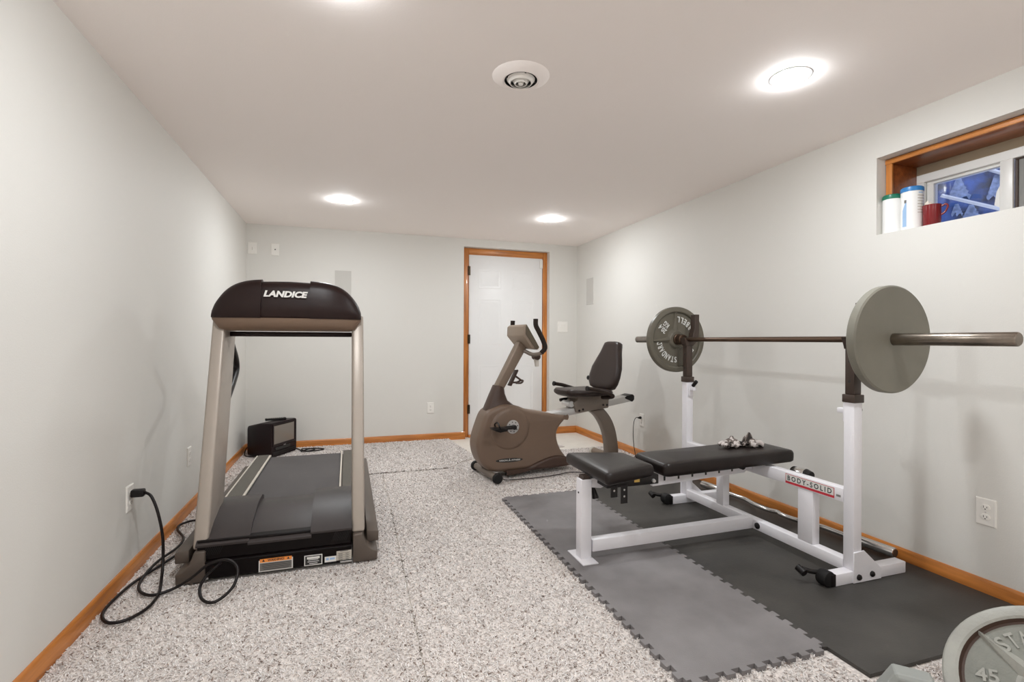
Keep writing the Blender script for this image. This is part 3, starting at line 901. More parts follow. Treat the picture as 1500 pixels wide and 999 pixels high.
def pad(poly, z0, z1, tilt=(0, 0), r=0.018, crown=0.006):
    """upholstered pad: rounded outline lofted with soft edges; poly is the plan outline"""
    n = len(poly); C = Vector((sum(p[0] for p in poly) / n, sum(p[1] for p in poly) / n))
    out = []
    for i in range(n):
        a, b, c = Vector(poly[i - 1]), Vector(poly[i]), Vector(poly[(i + 1) % n])
        u, v = (a - b).normalized(), (c - b).normalized()
        rr = 0.028
        for k in range(5):
            t = k / 4
            p = (b + u * rr) * (1 - t) ** 2 + b * 2 * t * (1 - t) + (b + v * rr) * t * t
            out.append(p)
    def ring(s, z):
        return [(p.x - (p - C).normalized().x * s, p.y - (p - C).normalized().y * s, z + tilt[0] * (p.x - C.x)) for p in out]
    h = z1 - z0
    bm = bm_new()
    loft(bm, [ring(0.012, z0), ring(0.002, z0 + 0.006), ring(0, z0 + h * 0.35), ring(0.0, z1 - r), ring(0.004, z1 - r * 0.45), ring(r * 0.55, z1 - r * 0.12), ring(r, z1), ring(0.06, z1 + crown * 0.6), ring(0.10, z1 + crown)])
    return bm
bench.part('seat_pad', pad([(2.040, by - 0.232), (2.345, by - 0.150), (2.345, by + 0.150), (2.040, by + 0.232)], 0.425, 0.480), 'vinyl_black', smooth=60)
bench.part('back_pad', pad([(2.405, by - 0.140), (3.235, by - 0.140), (3.235, by + 0.140), (2.405, by + 0.140)], 0.420, 0.482, tilt=(0.022, 0)), 'vinyl_black', smooth=60)
# white ladder rail under the back pad
bm = bm_new(); prism(bm, [(2.40, 0.342), (2.98, 0.366), (3.00, 0.384), (3.00, 0.424), (2.40, 0.405)], 'y', by - 0.045, by - 0.020); prism(bm, [(2.40, 0.342), (2.98, 0.366), (3.00, 0.384), (3.00, 0.424), (2.40, 0.405)], 'y', by + 0.020, by + 0.045)
bev(bm, 0.002, 1); lr = bench.part('ladder_rail', bm, 'powder')
for i in range(6):
    x = 2.47 + i * 0.085
    z = 0.405 + (x - 2.40) * 0.0317
    bm = bm_new(); prism(bm, [(x - 0.006, z), (x - 0.005, z - 0.041), (x + 0.005, z - 0.041), (x + 0.006, z)], 'y', by - 0.0465, by - 0.0451)
    bench.part('notch', bm, 'slot', parent=lr)
bm = bm_new(); cyl(bm, (2.955, by - 0.062, 0.404), (2.955, by + 0.062, 0.404), 0.017, seg=18); bench.part('pivot_bolt', bm, 'black')
bm = bm_new(); box(bm, (2.98, by - 0.022, 0.372), (UX0 - 0.001, by + 0.022, 0.408)); bev(bm, 0.003); bench.part('pivot_bracket', bm, 'powder')
bench.part('pad_board', bbox((2.43, by - 0.016, 0.408), (3.20, by + 0.016, 0.422), 0.002, 1, Matrix.Translation((0, 0, 0)) ), 'black')

# gloves lying on the back pad
def glove(loc, rz, label, flip=1, k_=0.80, kz=1.15):
    t = Thing('workout_glove', label, 'glove', loc, rz, group='workout gloves on the bench', local=True)
    t.o.scale = (k_, k_, k_ * kz)
    bm = bm_new()
    # crumpled hollow palm: folded sheet, thick at the knuckles
    rings = []
    for i in range(15):
        u = i / 14
        x = -0.075 + 0.135 * u
        w = 0.030 + 0.016 * math.sin(u * PI * 0.9)
        hgt = 0.014 + 0.034 * math.exp(-((u - 0.62) / 0.22) ** 2)
        ring = []
        for k in range(24):
            a = 2 * PI * k / 24
            wr = 1 + 0.16 * math.sin(5 * a + 9 * u) + 0.10 * math.sin(11 * a - 17 * u)
            yy = w * math.cos(a) * wr
            zz = max(0.0, hgt * (0.5 + 0.5 * math.sin(a) * wr)) * (1 + 0.25 * math.sin(13 * u + 3 * math.cos(a)))
            ring.append((x, yy, zz + 0.0005))
        rings.append(ring)
    loft(bm, rings)
    t.part('palm', bm, 'camo', smooth=70)
    for k in range(4):
        y = -0.030 + 0.020 * k
        bm = bm_new()
        l = (0.034, 0.040, 0.036, 0.028)[k]
        tube(bm, [(0.045, y, 0.020), (0.060 + l * 0.4, y * 1.12, 0.022 - 0.003 * k), (0.060 + l, y * 1.3, 0.011)], 0.0105, 10, 4, radii=lambda s: 0.0118 - 0.002 * s)
        t.part('finger', bm, 'camo', smooth=70)
    bm = bm_new(); tube(bm, [(-0.01, flip * 0.030, 0.018), (0.012, flip * 0.050, 0.016), (0.038, flip * 0.058, 0.012)], 0.011, 10, 4); t.part('thumb', bm, 'camo', smooth=70)
    bm = bm_new(); tube(bm, [(-0.070, -0.028, 0.006), (-0.074, 0.0, 0.020), (-0.070, 0.028, 0.006)], 0.006, 8, 5); t.part('wrist_strap', bm, 'black', smooth=60)
ztop = 0.482 + 0.006 + 0.022 * (3.02 - 2.82)
glove((2.975, -3.135, ztop), math.radians(186), 'camouflage workout glove at the left of the pair on the bench pad')
glove((3.052, -3.160, ztop + 0.001), math.radians(-28), 'camouflage workout glove at the right of the pair on the bench pad', -1, 0.80, 1.55)

# ================================================================== BARBELL AND PLATES
bx, bz = 3.085, 1.0885
bar = Thing('barbell', 'long steel barbell resting on the rack hooks', 'barbell', (bx, -3.17, bz))
bm = bm_new(); cyl(bm, (bx, -3.80, bz), (bx, -2.52, bz), 0.0142, seg=24); bar.part('shaft', bm, 'dark_steel')
for y0, y1, s in ((-3.80, -4.325, -1), (-2.52, -2.012, 1)):
    bm = bm_new(); lathe(bm, [(0, 0), (0.024, 0), (0.025, 0.002), (0.025, 0.516), (0.022, 0.520), (0, 0.520)], seg=32, mtx=Matrix.Translation((bx, y0, bz)) @ Matrix.Rotation(PI / 2 if s < 0 else -PI / 2, 4, 'X')); bar.part('sleeve', bm, 'steel')
    bm = bm_new(); lathe(bm, [(0, -0.040), (0.030, -0.040), (0.034, -0.036), (0.034, 0.010), (0.038, 0.012), (0.038, 0.026), (0.0, 0.026)], seg=32, mtx=Matrix.Translation((bx, y0, bz)) @ Matrix.Rotation(PI / 2 if s < 0 else -PI / 2, 4, 'X')); bar.part('sleeve_collar', bm, 'dark_steel')

def weight_plate(origin, normal, up, rot, label, mats, hub_hole=0.0256, R=0.2245, th=0.042, letters=True, tname='weight_plate', groove=False):
    """cast plate: lettered front faces +normal; rot turns the lettering counter-clockwise"""
    m = face_mtx(origin, Vector(up).cross(Vector(normal)), up)
    t = Thing(tname, label, 'weight plate', origin, group='big round weight plates')
    h = th / 2
    body, recess, lett = mats
    prof = [(hub_hole, -h), (R - 0.006, -h), (R, -h + 0.006), (R, h - 0.007), (R - 0.004, h - 0.002), (R - 0.010, h), (R - 0.030, h), (R - 0.036, h - 0.004), (R - 0.040, h - 0.017),
            (0.078, h - 0.017), (0.066, h - 0.012), (0.060, h - 0.002), (0.054, h + 0.002), (0.036, h + 0.003), (0.032, h), (hub_hole, h - 0.002), (hub_hole, -h)]
    bm = bm_new(); lathe(bm, prof, seg=72, mtx=m); t.part('plate_body', bm, body, smooth=30)
    mr = m @ Matrix.Rotation(rot, 4, 'Z')
    if groove:
        bm = bm_new(); lathe(bm, [(R - 0.047, h - 0.0158), (R - 0.0405, h - 0.0158), (R - 0.0362, h - 0.0045)], seg=72, mtx=m); t.part('groove', bm, 'b_dark')
    bm = bm_new(); lathe(bm, [(0.070, h - 0.0165), (R - 0.041, h - 0.0165)], seg=72, mtx=m); t.part('recess_web', bm, recess)
    for k in range(4):
        a = math.radians(45 + 90 * k)
        q = mr @ Matrix.Rotation(a, 4, 'Z')
        bm = bm_new()
        A = [(0.050, -0.024, h - 0.017), (0.050, 0.024, h - 0.017), (0.050, 0, h + 0.001)]
        B = [(R - 0.038, -0.006, h - 0.017), (R - 0.038, 0.006, h - 0.017), (R - 0.038, 0, h - 0.004)]
        loft(bm, [[q @ Vector(p) for p in A], [q @ Vector(p) for p in B]]); t.part('rib', bm, body, smooth=20)
    if letters:
        zn = m.to_3x3() @ Vector((0, 0, 1))
        def done(bm):
            solidify_text(bm, 0.003, zn); t.part('cast_lettering', bm, lett, smooth=20)
        bm = bm_new(); arc_text(bm, 'STANDARD', mr, 0.139, 0.040, 90, 1.08, depth=h - 0.016); done(bm)
        bm = bm_new(); arc_text(bm, 'BARBELL', mr, 0.139, 0.040, 270, 1.12, inward=True, depth=h - 0.016); done(bm)
        for s, x, y, w in (('20.4', 0.130, 0.020, 0.066), ('KG', 0.128, -0.022, 0.044), ('45', -0.130, 0.020, 0.048), ('LBS', -0.128, -0.022, 0.060)):
            bm = bm_new(); add_text(bm, s, mr @ Matrix.Translation((x, y, h - 0.016)), w, 0.035, bold=0.02); done(bm)
    return t
# far plate: lettered side faces the camera (-y)
weight_plate((bx, -2.473, bz), (0, -1, 0), (0, 0, 1), math.radians(139), 'olive grey weight plate with white cast lettering on the far bar end', ('plate', 'plate', 'letter'))
# near plate: plain back faces the camera, lettered side faces the rack
weight_plate((bx, -3.896, bz), (0, 1, 0), (0, 0, 1), math.radians(20), 'plain flat backed grey weight plate on the near bar end', ('plate_back', 'plate_back', 'letter'))
# plate leaning on the dumbbell in the near right corner
el = math.radians(45)
ph = Vector((0.96, 0.28, 0)).normalized()
upv = ph * math.cos(el) + Vector((0, 0, math.sin(el)))
nv = -ph * math.sin(el) + Vector((0, 0, math.cos(el)))
pc = Vector((2.642, -4.618, 0.178))
weight_plate(tuple(pc), tuple(nv), tuple(upv), math.radians(16), 'light grey weight plate tilted on the carpet in the near right corner', ('plate_light', 'plate_recess', 'plate_light'), groove=True)

# hex dumbbell under the leaning plate
dcen = Vector((2.376, -4.468, 0))
dt = Thing('dumbbell', 'grey hexagonal dumbbell on the carpet beside the tilted weight plate', 'dumbbell', (2.376, -4.468, 0.0))
ax = Vector((0.72, 0.69, 0)).normalized(); sd = Vector((0, 0, 1)).cross(ax)
rf = 0.074; rc = rf / math.cos(PI / 6)
for s in (-1, 1):
    bm = bm_new()
    def hexr(k, d): return [dcen + ax * d + sd * (rc * k * math.cos(PI / 3 * i)) + Vector((0, 0, rf + rc * k * math.sin(PI / 3 * i))) for i in range(6)]
    a, b = (0.062, 0.130) if s > 0 else (-0.130, -0.062)
    loft(bm, [hexr(0.86, a), hexr(1, a + 0.010), hexr(1, b - 0.010), hexr(0.86, b)]); bev(bm, 0.003, 1)
    hd = dt.part('dumbbell_head', bm, 'hex_grey', smooth=20)
    end = a if s > 0 else b
    mm = face_mtx(dcen + ax * end + Vector((0, 0, rf + 0.034)), sd * (-1 if s > 0 else 1), (0, 0, 1))
    bm = bm_new(); plane_rect(bm, mm, 0.070, 0.034, 0.0006); dt.part('label_border', bm, 'hex_red', parent=hd)
    bm = bm_new(); plane_rect(bm, mm, 0.060, 0.024, 0.0012); dt.part('label_field', bm, 'hex_grey', parent=hd)
bm = bm_new(); cyl(bm, dcen + ax * -0.066 + Vector((0, 0, rf)), dcen + ax * 0.066 + Vector((0, 0, rf)), 0.017, seg=18); dt.part('handle', bm, 'chrome')

# curl bar on the floor by the baseboard
cb = Thing('curl_bar', 'chrome zigzag curl bar lying along the right baseboard behind the bench', 'barbell', (3.42, -3.0, MZ))
A, B = Vector((3.375, -2.40, MZ + 0.036)), Vector((3.468, -3.668, MZ + 0.040))
d = (B - A); sdv = Vector((-1, 0, 0))
pts = [A + d * 0.16]
for t_, off in ((0.24, 0.0), (0.30, 0.0), (0.38, 0.032), (0.46, 0.040), (0.50, 0.020), (0.54, 0.040), (0.62, 0.032), (0.70, 0.0), (0.76, 0.0), (0.84, 0)):
    pts.append(A + d * t_ + sdv * off + Vector((0, 0, 0)))
bm = bm_new(); tube(bm, pts, 0.0135, 12, 4); cb.part('shaft', bm, 'chrome')
for p, q in ((A, A + d * 0.17), (B, B - d * 0.17)):
    bm = bm_new(); cyl(bm, p, q, 0.0245, seg=20); bev(bm, 0.003, 2, 60); cb.part('sleeve', bm, 'chrome')
    bm = bm_new(); cyl(bm, q, q + (q - p).normalized() * 0.016, 0.036, seg=20); cb.part('sleeve_collar', bm, 'chrome')
    bm = bm_new(); cyl(bm, p - (q - p).normalized() * 0.001, p + (q - p).normalized() * 0.001, 0.019, seg=16); cb.part('end_cap', bm, 'bronze_tube')

# ================================================================== TREADMILL
tm = Thing('treadmill', 'grey treadmill with a dark console hood and taupe uprights', 'treadmill', (0.645, -2.2, 0))
XL0, XL1, XR0, XR1 = 0.285, 0.345, 0.957, 1.017
for xa, xb in ((XL0, XL1), (XR0, XR1)):
    bm = bm_new(); prism(bm, [(-2.845, 0.140), (-2.575, 0.140), (-2.245, 1.165), (-2.300, 1.195), (-2.500, 1.210)], 'x', xa, xb); bev(bm, 0.012, 3)
    tm.part('upright', bm, 't_beige')
    xm = (xa + xb) / 2
    bm = bm_new(); tube(bm, [(xm, -2.30, 1.105), (xm, -2.22, 1.035), (xm, -2.13, 0.965), (xm, -2.108, 0.905), (xm, -2.17, 0.85), (xm, -2.33, 0.762), (xm, -2.44, 0.715)], 0.020, 14, 6)
    tm.part('handrail', bm, 'black')
# console: three hood shells
def zt(x):
    u = abs(x - 0.645) / 0.362
    return 1.390 - 0.150 * u ** 5 - 0.010 * u
def yfr(x):
    u = abs(x - 0.645) / 0.362
    return -2.605 + 0.055 * u ** 4
def shell(x0, x1, inset=0.0, n=14, roundl=0, roundr=0):
    rings = []
    for i in range(n + 1):
        x = x0 + (x1 - x0) * i / n
        t_, yf_ = zt(x) - inset * 0.7, yfr(x) + inset
        k = (t_ - 1.185) / 0.205
        e_ = min((x - x0) if roundl else 9, (x1 - x) if roundr else 9)
        if e_ < 0.02: k *= 0.80 + 0.20 * math.sqrt(max(0, 1 - (1 - e_ / 0.02) ** 2))
        def Z(z): return 1.185 + (z - 1.185) * k
        t_ = 1.390
        rings.append([(x, -2.33, 1.185), (x, yf_ + 0.006, 1.185), (x, yf_ - 0.002, Z(1.20)), (x, yf_, Z(1.26)), (x, yf_ + 0.012, Z(t_ - 0.050)), (x, yf_ + 0.022, Z(t_ - 0.022)), (x, yf_ + 0.042, Z(t_ - 0.005)), (x, yf_ + 0.070, Z(t_)), (x, yf_ + 0.11, Z(t_ - 0.012)), (x, -2.36, Z(1.27)), (x, -2.33, Z(1.22))])
    bm = bm_new(); loft(bm, rings); return bm
tm.part('console_shell', shell(0.288, 0.518, roundl=1, n=22), 't_shell', smooth=50)
ctr = tm.part('console_center', shell(0.515, 0.751, 0.013), 't_shell', smooth=50)
tm.part('console_shell', shell(0.748, 1.003, roundr=1, n=22), 't_shell', smooth=50)
bm = bm_new(); add_text(bm, 'LANDICE', face_mtx((0.634, -2.5935, 1.308), (1, 0, -0.01), (0, 0.20, 1)), 0.208, 0.034, shear=0.22, bold=0.05, depth=0.0016)
tm.part('logo_lettering', bm, 'label_white', parent=ctr)
rings = []
for i in range(25):
    u = i / 24; x = 0.289 + 0.713 * u
    e = min(u, 1 - u) * 0.713
    zb = 1.122 + (0.055 * (1 - math.sqrt(max(0, 1 - (1 - e / 0.055) ** 2))) if e < 0.055 else 0)
    yb_ = yfr(x) + 0.010
    rings.append([(x, -2.31, 1.186), (x, yb_, 1.186), (x, yb_ + 0.004, 1.165 if zb < 1.165 else zb), (x, yb_ + 0.020, max(zb, 1.136)), (x, yb_ + 0.05, zb), (x, -2.36, zb), (x, -2.31, max(zb, 1.14))])
bm = bm_new(); loft(bm, rings); tm.part('console_tray', bm, 't_tray', smooth=50)
bm = bm_new(); box(bm, (XL1, -2.42, 1.092), (XR0, -2.37, 1.118)); bev(bm, 0.006, 3); tm.part('crossbar', bm, 't_shell')
# base front
bm = bm_new(); prism(bm, [(-2.858, 0.012), (-2.862, 0.080), (-2.868, 0.086), (-2.862, 0.092), (-2.80, 0.10), (-2.50, 0.10), (-2.50, 0.012)], 'x', 0.300, 0.958); bev(bm, 0.003, 1)
fr = tm.part('front_cover', bm, 't_black')
bm = bm_new(); prism(bm, [(-2.853, 0.094), (-2.850, 0.178), (-2.44, 0.20), (-2.44, 0.094)], 'x', 0.304, 0.955)
bev(bm, 0.004, 1); tm.part('motor_cover', bm, 't_black')
bm = bm_new()
for sx in (0.325, 0.865):
    for i in range(9):
        for j in range(1):
            xx = sx + i * 0.008
            prism(bm, [(xx, 0.115 + 0.0), (xx + 0.003, 0.115), (xx + 0.023, 0.160), (xx + 0.020, 0.160)], 'y', -2.8545, -2.8515)
tm.part('vent_slots', bm, 'rubber', kind='stuff')
# hood on top: left lobe, centre, right lobe
def hood(x0, x1, fy, fz, mid, top, n=10, skew=0):
    rings = []
    for i in range(n + 1):
        x = x0 + (x1 - x0) * i / n
        sl = skew * (1 - i / n) if skew > 0 else -skew * (i / n)
        rings.append([(x, fy, fz - 0.012), (x, fy - 0.003, fz - 0.002), (x, fy + 0.01, fz + 0.006), (x, -2.74, mid), (x, -2.62, top - 0.006), (x, -2.55, top), (x, -2.46, top - 0.004), (x, -2.425, top - 0.022), (x, -2.415, 0.195), (x, -2.60, 0.17)])
    bm = bm_new(); loft(bm, rings); return bm
tm.part('hood_lobe', hood(0.300, 0.512, -2.858, 0.166, 0.223, 0.262), 't_hood', smooth=50)
tm.part('hood_center', hood(0.508, 0.776, -2.866, 0.158, 0.205, 0.238), 't_hood', smooth=50)
tm.part('hood_lobe', hood(0.772, 0.957, -2.858, 0.173, 0.232, 0.268), 't_hood', smooth=50)
# flared feet
for s, x in ((-1, XL0), (1, XR1)):
    def fx(a): return x + s * a
    pr = [(fx(-0.055), 0.004), (fx(0.058), 0.004), (fx(0.060), 0.050), (fx(0.035), 0.060), (fx(0.004), 0.090), (fx(-0.012), 0.140), (fx(-0.055), 0.140)]
    bm = bm_new(); prism(bm, pr if s > 0 else pr[::-1], 'y', -2.868, -2.52); bev(bm, 0.006, 2)
    tm.part('flared_foot', bm, 't_foot', smooth=50)
    # outer side rail
    a, b = (0.205, 0.262) if s < 0 else (1.028, 1.085)
    bm = bm_new(); prism(bm, [(a, 0.07), (b, 0.07), (b, 0.122 if s > 0 else 0.128), (a, 0.128 if s > 0 else 0.122)], 'y', -2.80, -1.20); bev(bm, 0.006, 2); tm.part('side_rail', bm, 't_foot')
    for yy in (-2.3, -1.35):
        bm = bm_new(); box(bm, (a + 0.012, yy, 0.0), (b - 0.012, yy + 0.05, 0.072)); tm.part('rail_foot', bm, 'black')
    bm = bm_new(); box(bm, (0.293 if s < 0 else 0.983, -2.46, 0.170), (0.301 if s < 0 else 0.991, -1.24, 0.2045)); tm.part('trim_strip', bm, 'trim_white')
    bm = bm_new(); box(bm, (0.262 if s < 0 else 0.985, -2.50, 0.09), (0.30 if s < 0 else 1.028, -1.24, 0.118)); tm.part('side_web', bm, 't_foot')
# deck
bm = bm_new(); box(bm, (0.30, -2.50, 0.085), (0.985, -1.23, 0.176)); bev(bm, 0.004, 1); tm.part('deck_frame', bm, 't_foot')
for yy in (-1.30,):
    for xx in (0.33, 0.90):
        bm = bm_new(); box(bm, (xx, yy, 0.0), (xx + 0.05, yy + 0.05, 0.09)); tm.part('rear_foot', bm, 'black')
for a, b in ((0.302, 0.376), (0.906, 0.982)):
    bm = bm_new(); box(bm, (a, -2.46, 0.176), (b, -1.225, 0.203)); bev(bm, 0.003, 1); tm.part('foot_rail', bm, 'footrail')
for a, b in ((0.378, 0.391), (0.890, 0.900)):
    bm = bm_new(); box(bm, (a, -2.46, 0.176), (b, -1.235, 0.2015)); tm.part('trim_strip', bm, 'trim_white')
bm = bm_new()
ring = [(-2.44, 0.192), (-1.27, 0.192), (-1.245, 0.187), (-1.233, 0.170), (-1.245, 0.150), (-1.27, 0.142), (-2.44, 0.142)]
prism(bm, ring, 'x', 0.396, 0.886); tm.part('running_belt', bm, 'belt', smooth=50)
bm = bm_new(); box(bm, (0.886, -2.44, 0.18), (0.8885, -1.25, 0.196)); box(bm, (0.3925, -2.44, 0.18), (0.3955, -1.25, 0.196)); tm.part('belt_edge', bm, 'slot')
# stickers on the front
def sticker(x, z, w, h, base, y=-2.8608):
    m_ = face_mtx((x, y - 0.0012, z), (1, 0, 0), (0, 0.04, 1))
    bm = bm_new(); plane_rect(bm, m_, w, h, 0.0); return m_, tm.part('sticker', bm, base, parent=fr)
m_, s_ = sticker(0.625, 0.047, 0.143, 0.063, 'label_white')
bm = bm_new(); plane_rect(bm, m_, 0.134, 0.018, 0.0006, 0, 0.0185); tm.part('sticker_band', bm, 'orange', parent=fr)
bm = bm_new(); plane_rect(bm, m_, 0.134, 0.035, 0.0006, 0, -0.0105); tm.part('sticker_text_block', bm, 'label_line', parent=fr)
bm = bm_new(); add_text(bm, 'WARNING!', m_ @ Matrix.Translation((0, 0.0185, 0)), 0.070, 0.011, bold=0.03, depth=0.0012)
for sx in (-1, 1):
    vs = [bm.verts.new(m_ @ Vector((sx * 0.052 + a, 0.0185 + b, 0.0012))) for a, b in ((-0.006, -0.005), (0.006, -0.005), (0, 0.006))]; bm.faces.new(vs)
for i in range(4): plane_rect(bm, m_, 0.118 - 0.012 * (i == 3), 0.0022, 0.0012, 0.002, 0.001 - i * 0.0075)
tm.part('sticker_lettering', bm, 'label_black', parent=fr)
m_, s_ = sticker(0.785, 0.040, 0.079, 0.048, 'label_white')
bm = bm_new(); plane_rect(bm, m_, 0.071, 0.040, 0.0006); tm.part('sticker_text_block', bm, 'label_black', parent=fr)
bm = bm_new()
for i, (w_, h_) in enumerate(((0.056, 0.010), (0.044, 0.003), (0.050, 0.003), (0.036, 0.003))): plane_rect(bm, m_, w_, h_, 0.0012, 0, 0.011 - i * 0.0085)
tm.part('sticker_lettering', bm, 'label_white', parent=fr)
m_, s_ = sticker(0.861, 0.034, 0.052, 0.026, 'label_white')
bm = bm_new(); plane_rect(bm, m_, 0.012, 0.011, 0.0006, -0.014, 0.002); plane_rect(bm, m_, 0.022, 0.009, 0.0006, 0.008, 0.002); tm.part('sticker_lettering', bm, 'pale_blue', parent=fr)
m_, s_ = sticker(0.922, 0.048, 0.068, 0.050, 'label_grey')
bm = bm_new(); plane_rect(bm, m_, 0.036, 0.004, 0.0006, 0, 0.018)
for i in range(4):
    plane_rect(bm, m_, 0.058, 0.0015, 0.0006, 0, 0.009 - i * 0.009); plane_rect(bm, m_, 0.018, 0.003, 0.0006, -0.016, 0.005 - i * 0.009); plane_rect(bm, m_, 0.014, 0.003, 0.0006, 0.014, 0.005 - i * 0.009)
tm.part('sticker_lettering', bm, 'label_line', parent=fr)
bm = bm_new(); box(bm, (0.305, -2.8665, 0.014), (0.352, -2.860, 0.020)); tm.part('level_tab', bm, 'silver')
bm = bm_new(); box(bm, (0.905, -2.8665, 0.012), (0.958, -2.860, 0.018)); tm.part('level_tab', bm, 'silver')

# power cord of the treadmill
cord = Thing('power_cord', 'thick black power cord looping from the left wall outlet to the treadmill', 'cord', (0.15, -2.8, 0))
cz = 0.012
cp = [(0.062, -2.705, 0.380), (0.092, -2.72, 0.362), (0.122, -2.738, 0.295), (0.143, -2.745, 0.19), (0.150, -2.76, 0.09), (0.165, -2.83, 0.022), (0.190, -2.95, cz), (0.185, -3.06, cz), (0.140, -3.13, cz), (0.085, -3.13, cz), (0.040, -3.06, cz), (0.032, -2.96, cz), (0.050, -2.80, cz), (0.095, -2.66, cz), (0.150, -2.50, cz), (0.215, -2.40, cz), (0.235, -2.30, cz), (0.16, -2.08, cz), (0.085, -2.02, cz), (0.028, -2.07, cz), (0.040, -2.16, cz), (0.105, -2.30, cz), (0.115, -2.44, cz + 0.004), (0.085, -2.62, cz + 0.012), (0.075, -2.77, cz + 0.004), (0.10, -2.88, cz), (0.165, -2.945, cz), (0.235, -2.92, cz + 0.004), (0.30, -2.915, 0.05), (0.37, -2.925, 0.105), (0.44, -2.935, 0.118), (0.485, -2.955, 0.085), (0.480, -3.02, 0.035), (0.430, -3.085, cz + 0.001), (0.378, -3.06, cz + 0.004), (0.350, -2.985, 0.035), (0.365, -2.925, 0.062), (0.395, -2.875, 0.078), (0.402, -2.857, 0.080)]
bm = bm_new(); tube(bm, cp, 0.0062, 10, 7); cord.part('cable', bm, 'cable', smooth=60)
bm = bm_new(); box(bm, (0.010, -2.723, 0.362), (0.062, -2.687, 0.396)); bev(bm, 0.007, 2); cord.part('plug', bm, 'black')
# cord of the exercise bike
cord = Thing('power_cord', 'thin black cord dropping from the right wall outlet behind the bike', 'cord', (3.49, -1.35, 0))
bm = bm_new(); tube(bm, [(3.500, -1.367, 0.368), (3.485, -1.345, 0.358), (3.478, -1.325, 0.31), (3.482, -1.312, 0.20), (3.485, -1.318, 0.10), (3.480, -1.35, 0.012), (3.40, -1.44, 0.009), (3.25, -1.62, 0.009), (3.0, -1.72, 0.009), (2.82, -1.76, 0.009), (2.66, -1.70, 0.010), (2.50, -1.74, 0.009), (2.30, -1.765, 0.009), (2.10, -1.76, 0.010), (2.07, -1.72, 0.012)], 0.0032, 8, 7); cord.part('cable', bm, 'cable', smooth=60)
bm = bm_new(); lathe(bm, [(0, 0), (0.012, 0), (0.013, 0.008), (0.006, 0.030), (0.003, 0.034), (0, 0.034)], seg=14, mtx=face_mtx((W - 0.009, -1.380, 0.366), (0, -1, 0), (0.0, 0, 1))); cord.part('plug', bm, 'black')

# ================================================================== EXERCISE BIKE (local frame: x along the bike, y across, z up)
ba = math.radians(8)
bike = Thing('exercise_bike', 'brown grey recumbent exercise bike with a dark padded seat', 'exercise bike', (2.0, -1.60, 0), ba, local=True)
out = spline([(p[0], p[1], 0) for p in [(-0.062, 0.513), (-0.108, 0.408), (-0.136, 0.315), (-0.136, 0.234), (-0.108, 0.150), (-0.056, 0.086), (-0.005, 0.058), (0.10, 0.048), (0.365, 0.044), (0.686, 0.045), (0.672, 0.098), (0.610, 0.178), (0.574, 0.269), (0.580, 0.342), (0.640, 0.411), (0.692, 0.446), (0.58, 0.466), (0.428, 0.497), (0.300, 0.523), (0.20, 0.560), (0.085, 0.574), (0.0, 0.552)]], 4, closed=True)
O2 = [(p.x, p.y) for p in out]
def inset(poly, d):
    n = len(poly); r = []
    for i in range(n):
        a, b = Vector(poly[i - 1]), Vector(poly[(i + 1) % n])
        tg = (b - a).normalized(); nr = Vector((-tg.y, tg.x))
        r.append((poly[i][0] + nr.x * d, poly[i][1] + nr.y * d))
    return r
area = sum(O2[i - 1][0] * O2[i][1] - O2[i][0] * O2[i - 1][1] for i in range(len(O2)))
sg = 1 if area > 0 else -1
def blob(poly, halfw, r=0.03, steps=5):
    rings = []
    for k in range(steps + 1):
        a = PI / 2 * k / steps            # 0: outer side face (inset by r), PI/2: full outline
        rings.append([(x, -(halfw - r * (1 - math.cos(a))), z) for x, z in inset(poly, sg * r * (1 - math.sin(a)))])
    rings2 = [[(x, -y, z) for x, y, z in rg] for rg in rings[::-1]]
    bm = bm_new(); loft(bm, rings + rings2, cap=False)
    bm.verts.ensure_lookup_table()
    n = len(poly); last = len(bm.verts) - n
    for base, ring, flip in ((0, rings[0], False), (last, rings2[-1], True)):
        for t3 in tessellate_polygon([[Vector((x, z, 0)) for x, y, z in ring]]):
            try: bm.faces.new([bm.verts[base + i] for i in t3])
            except ValueError: pass
    bmesh.ops.recalc_face_normals(bm, faces=bm.faces[:])
    return bm
body = bike.part('body_shroud', blob(O2, 0.095, 0.035), 'b_body', smooth=50)
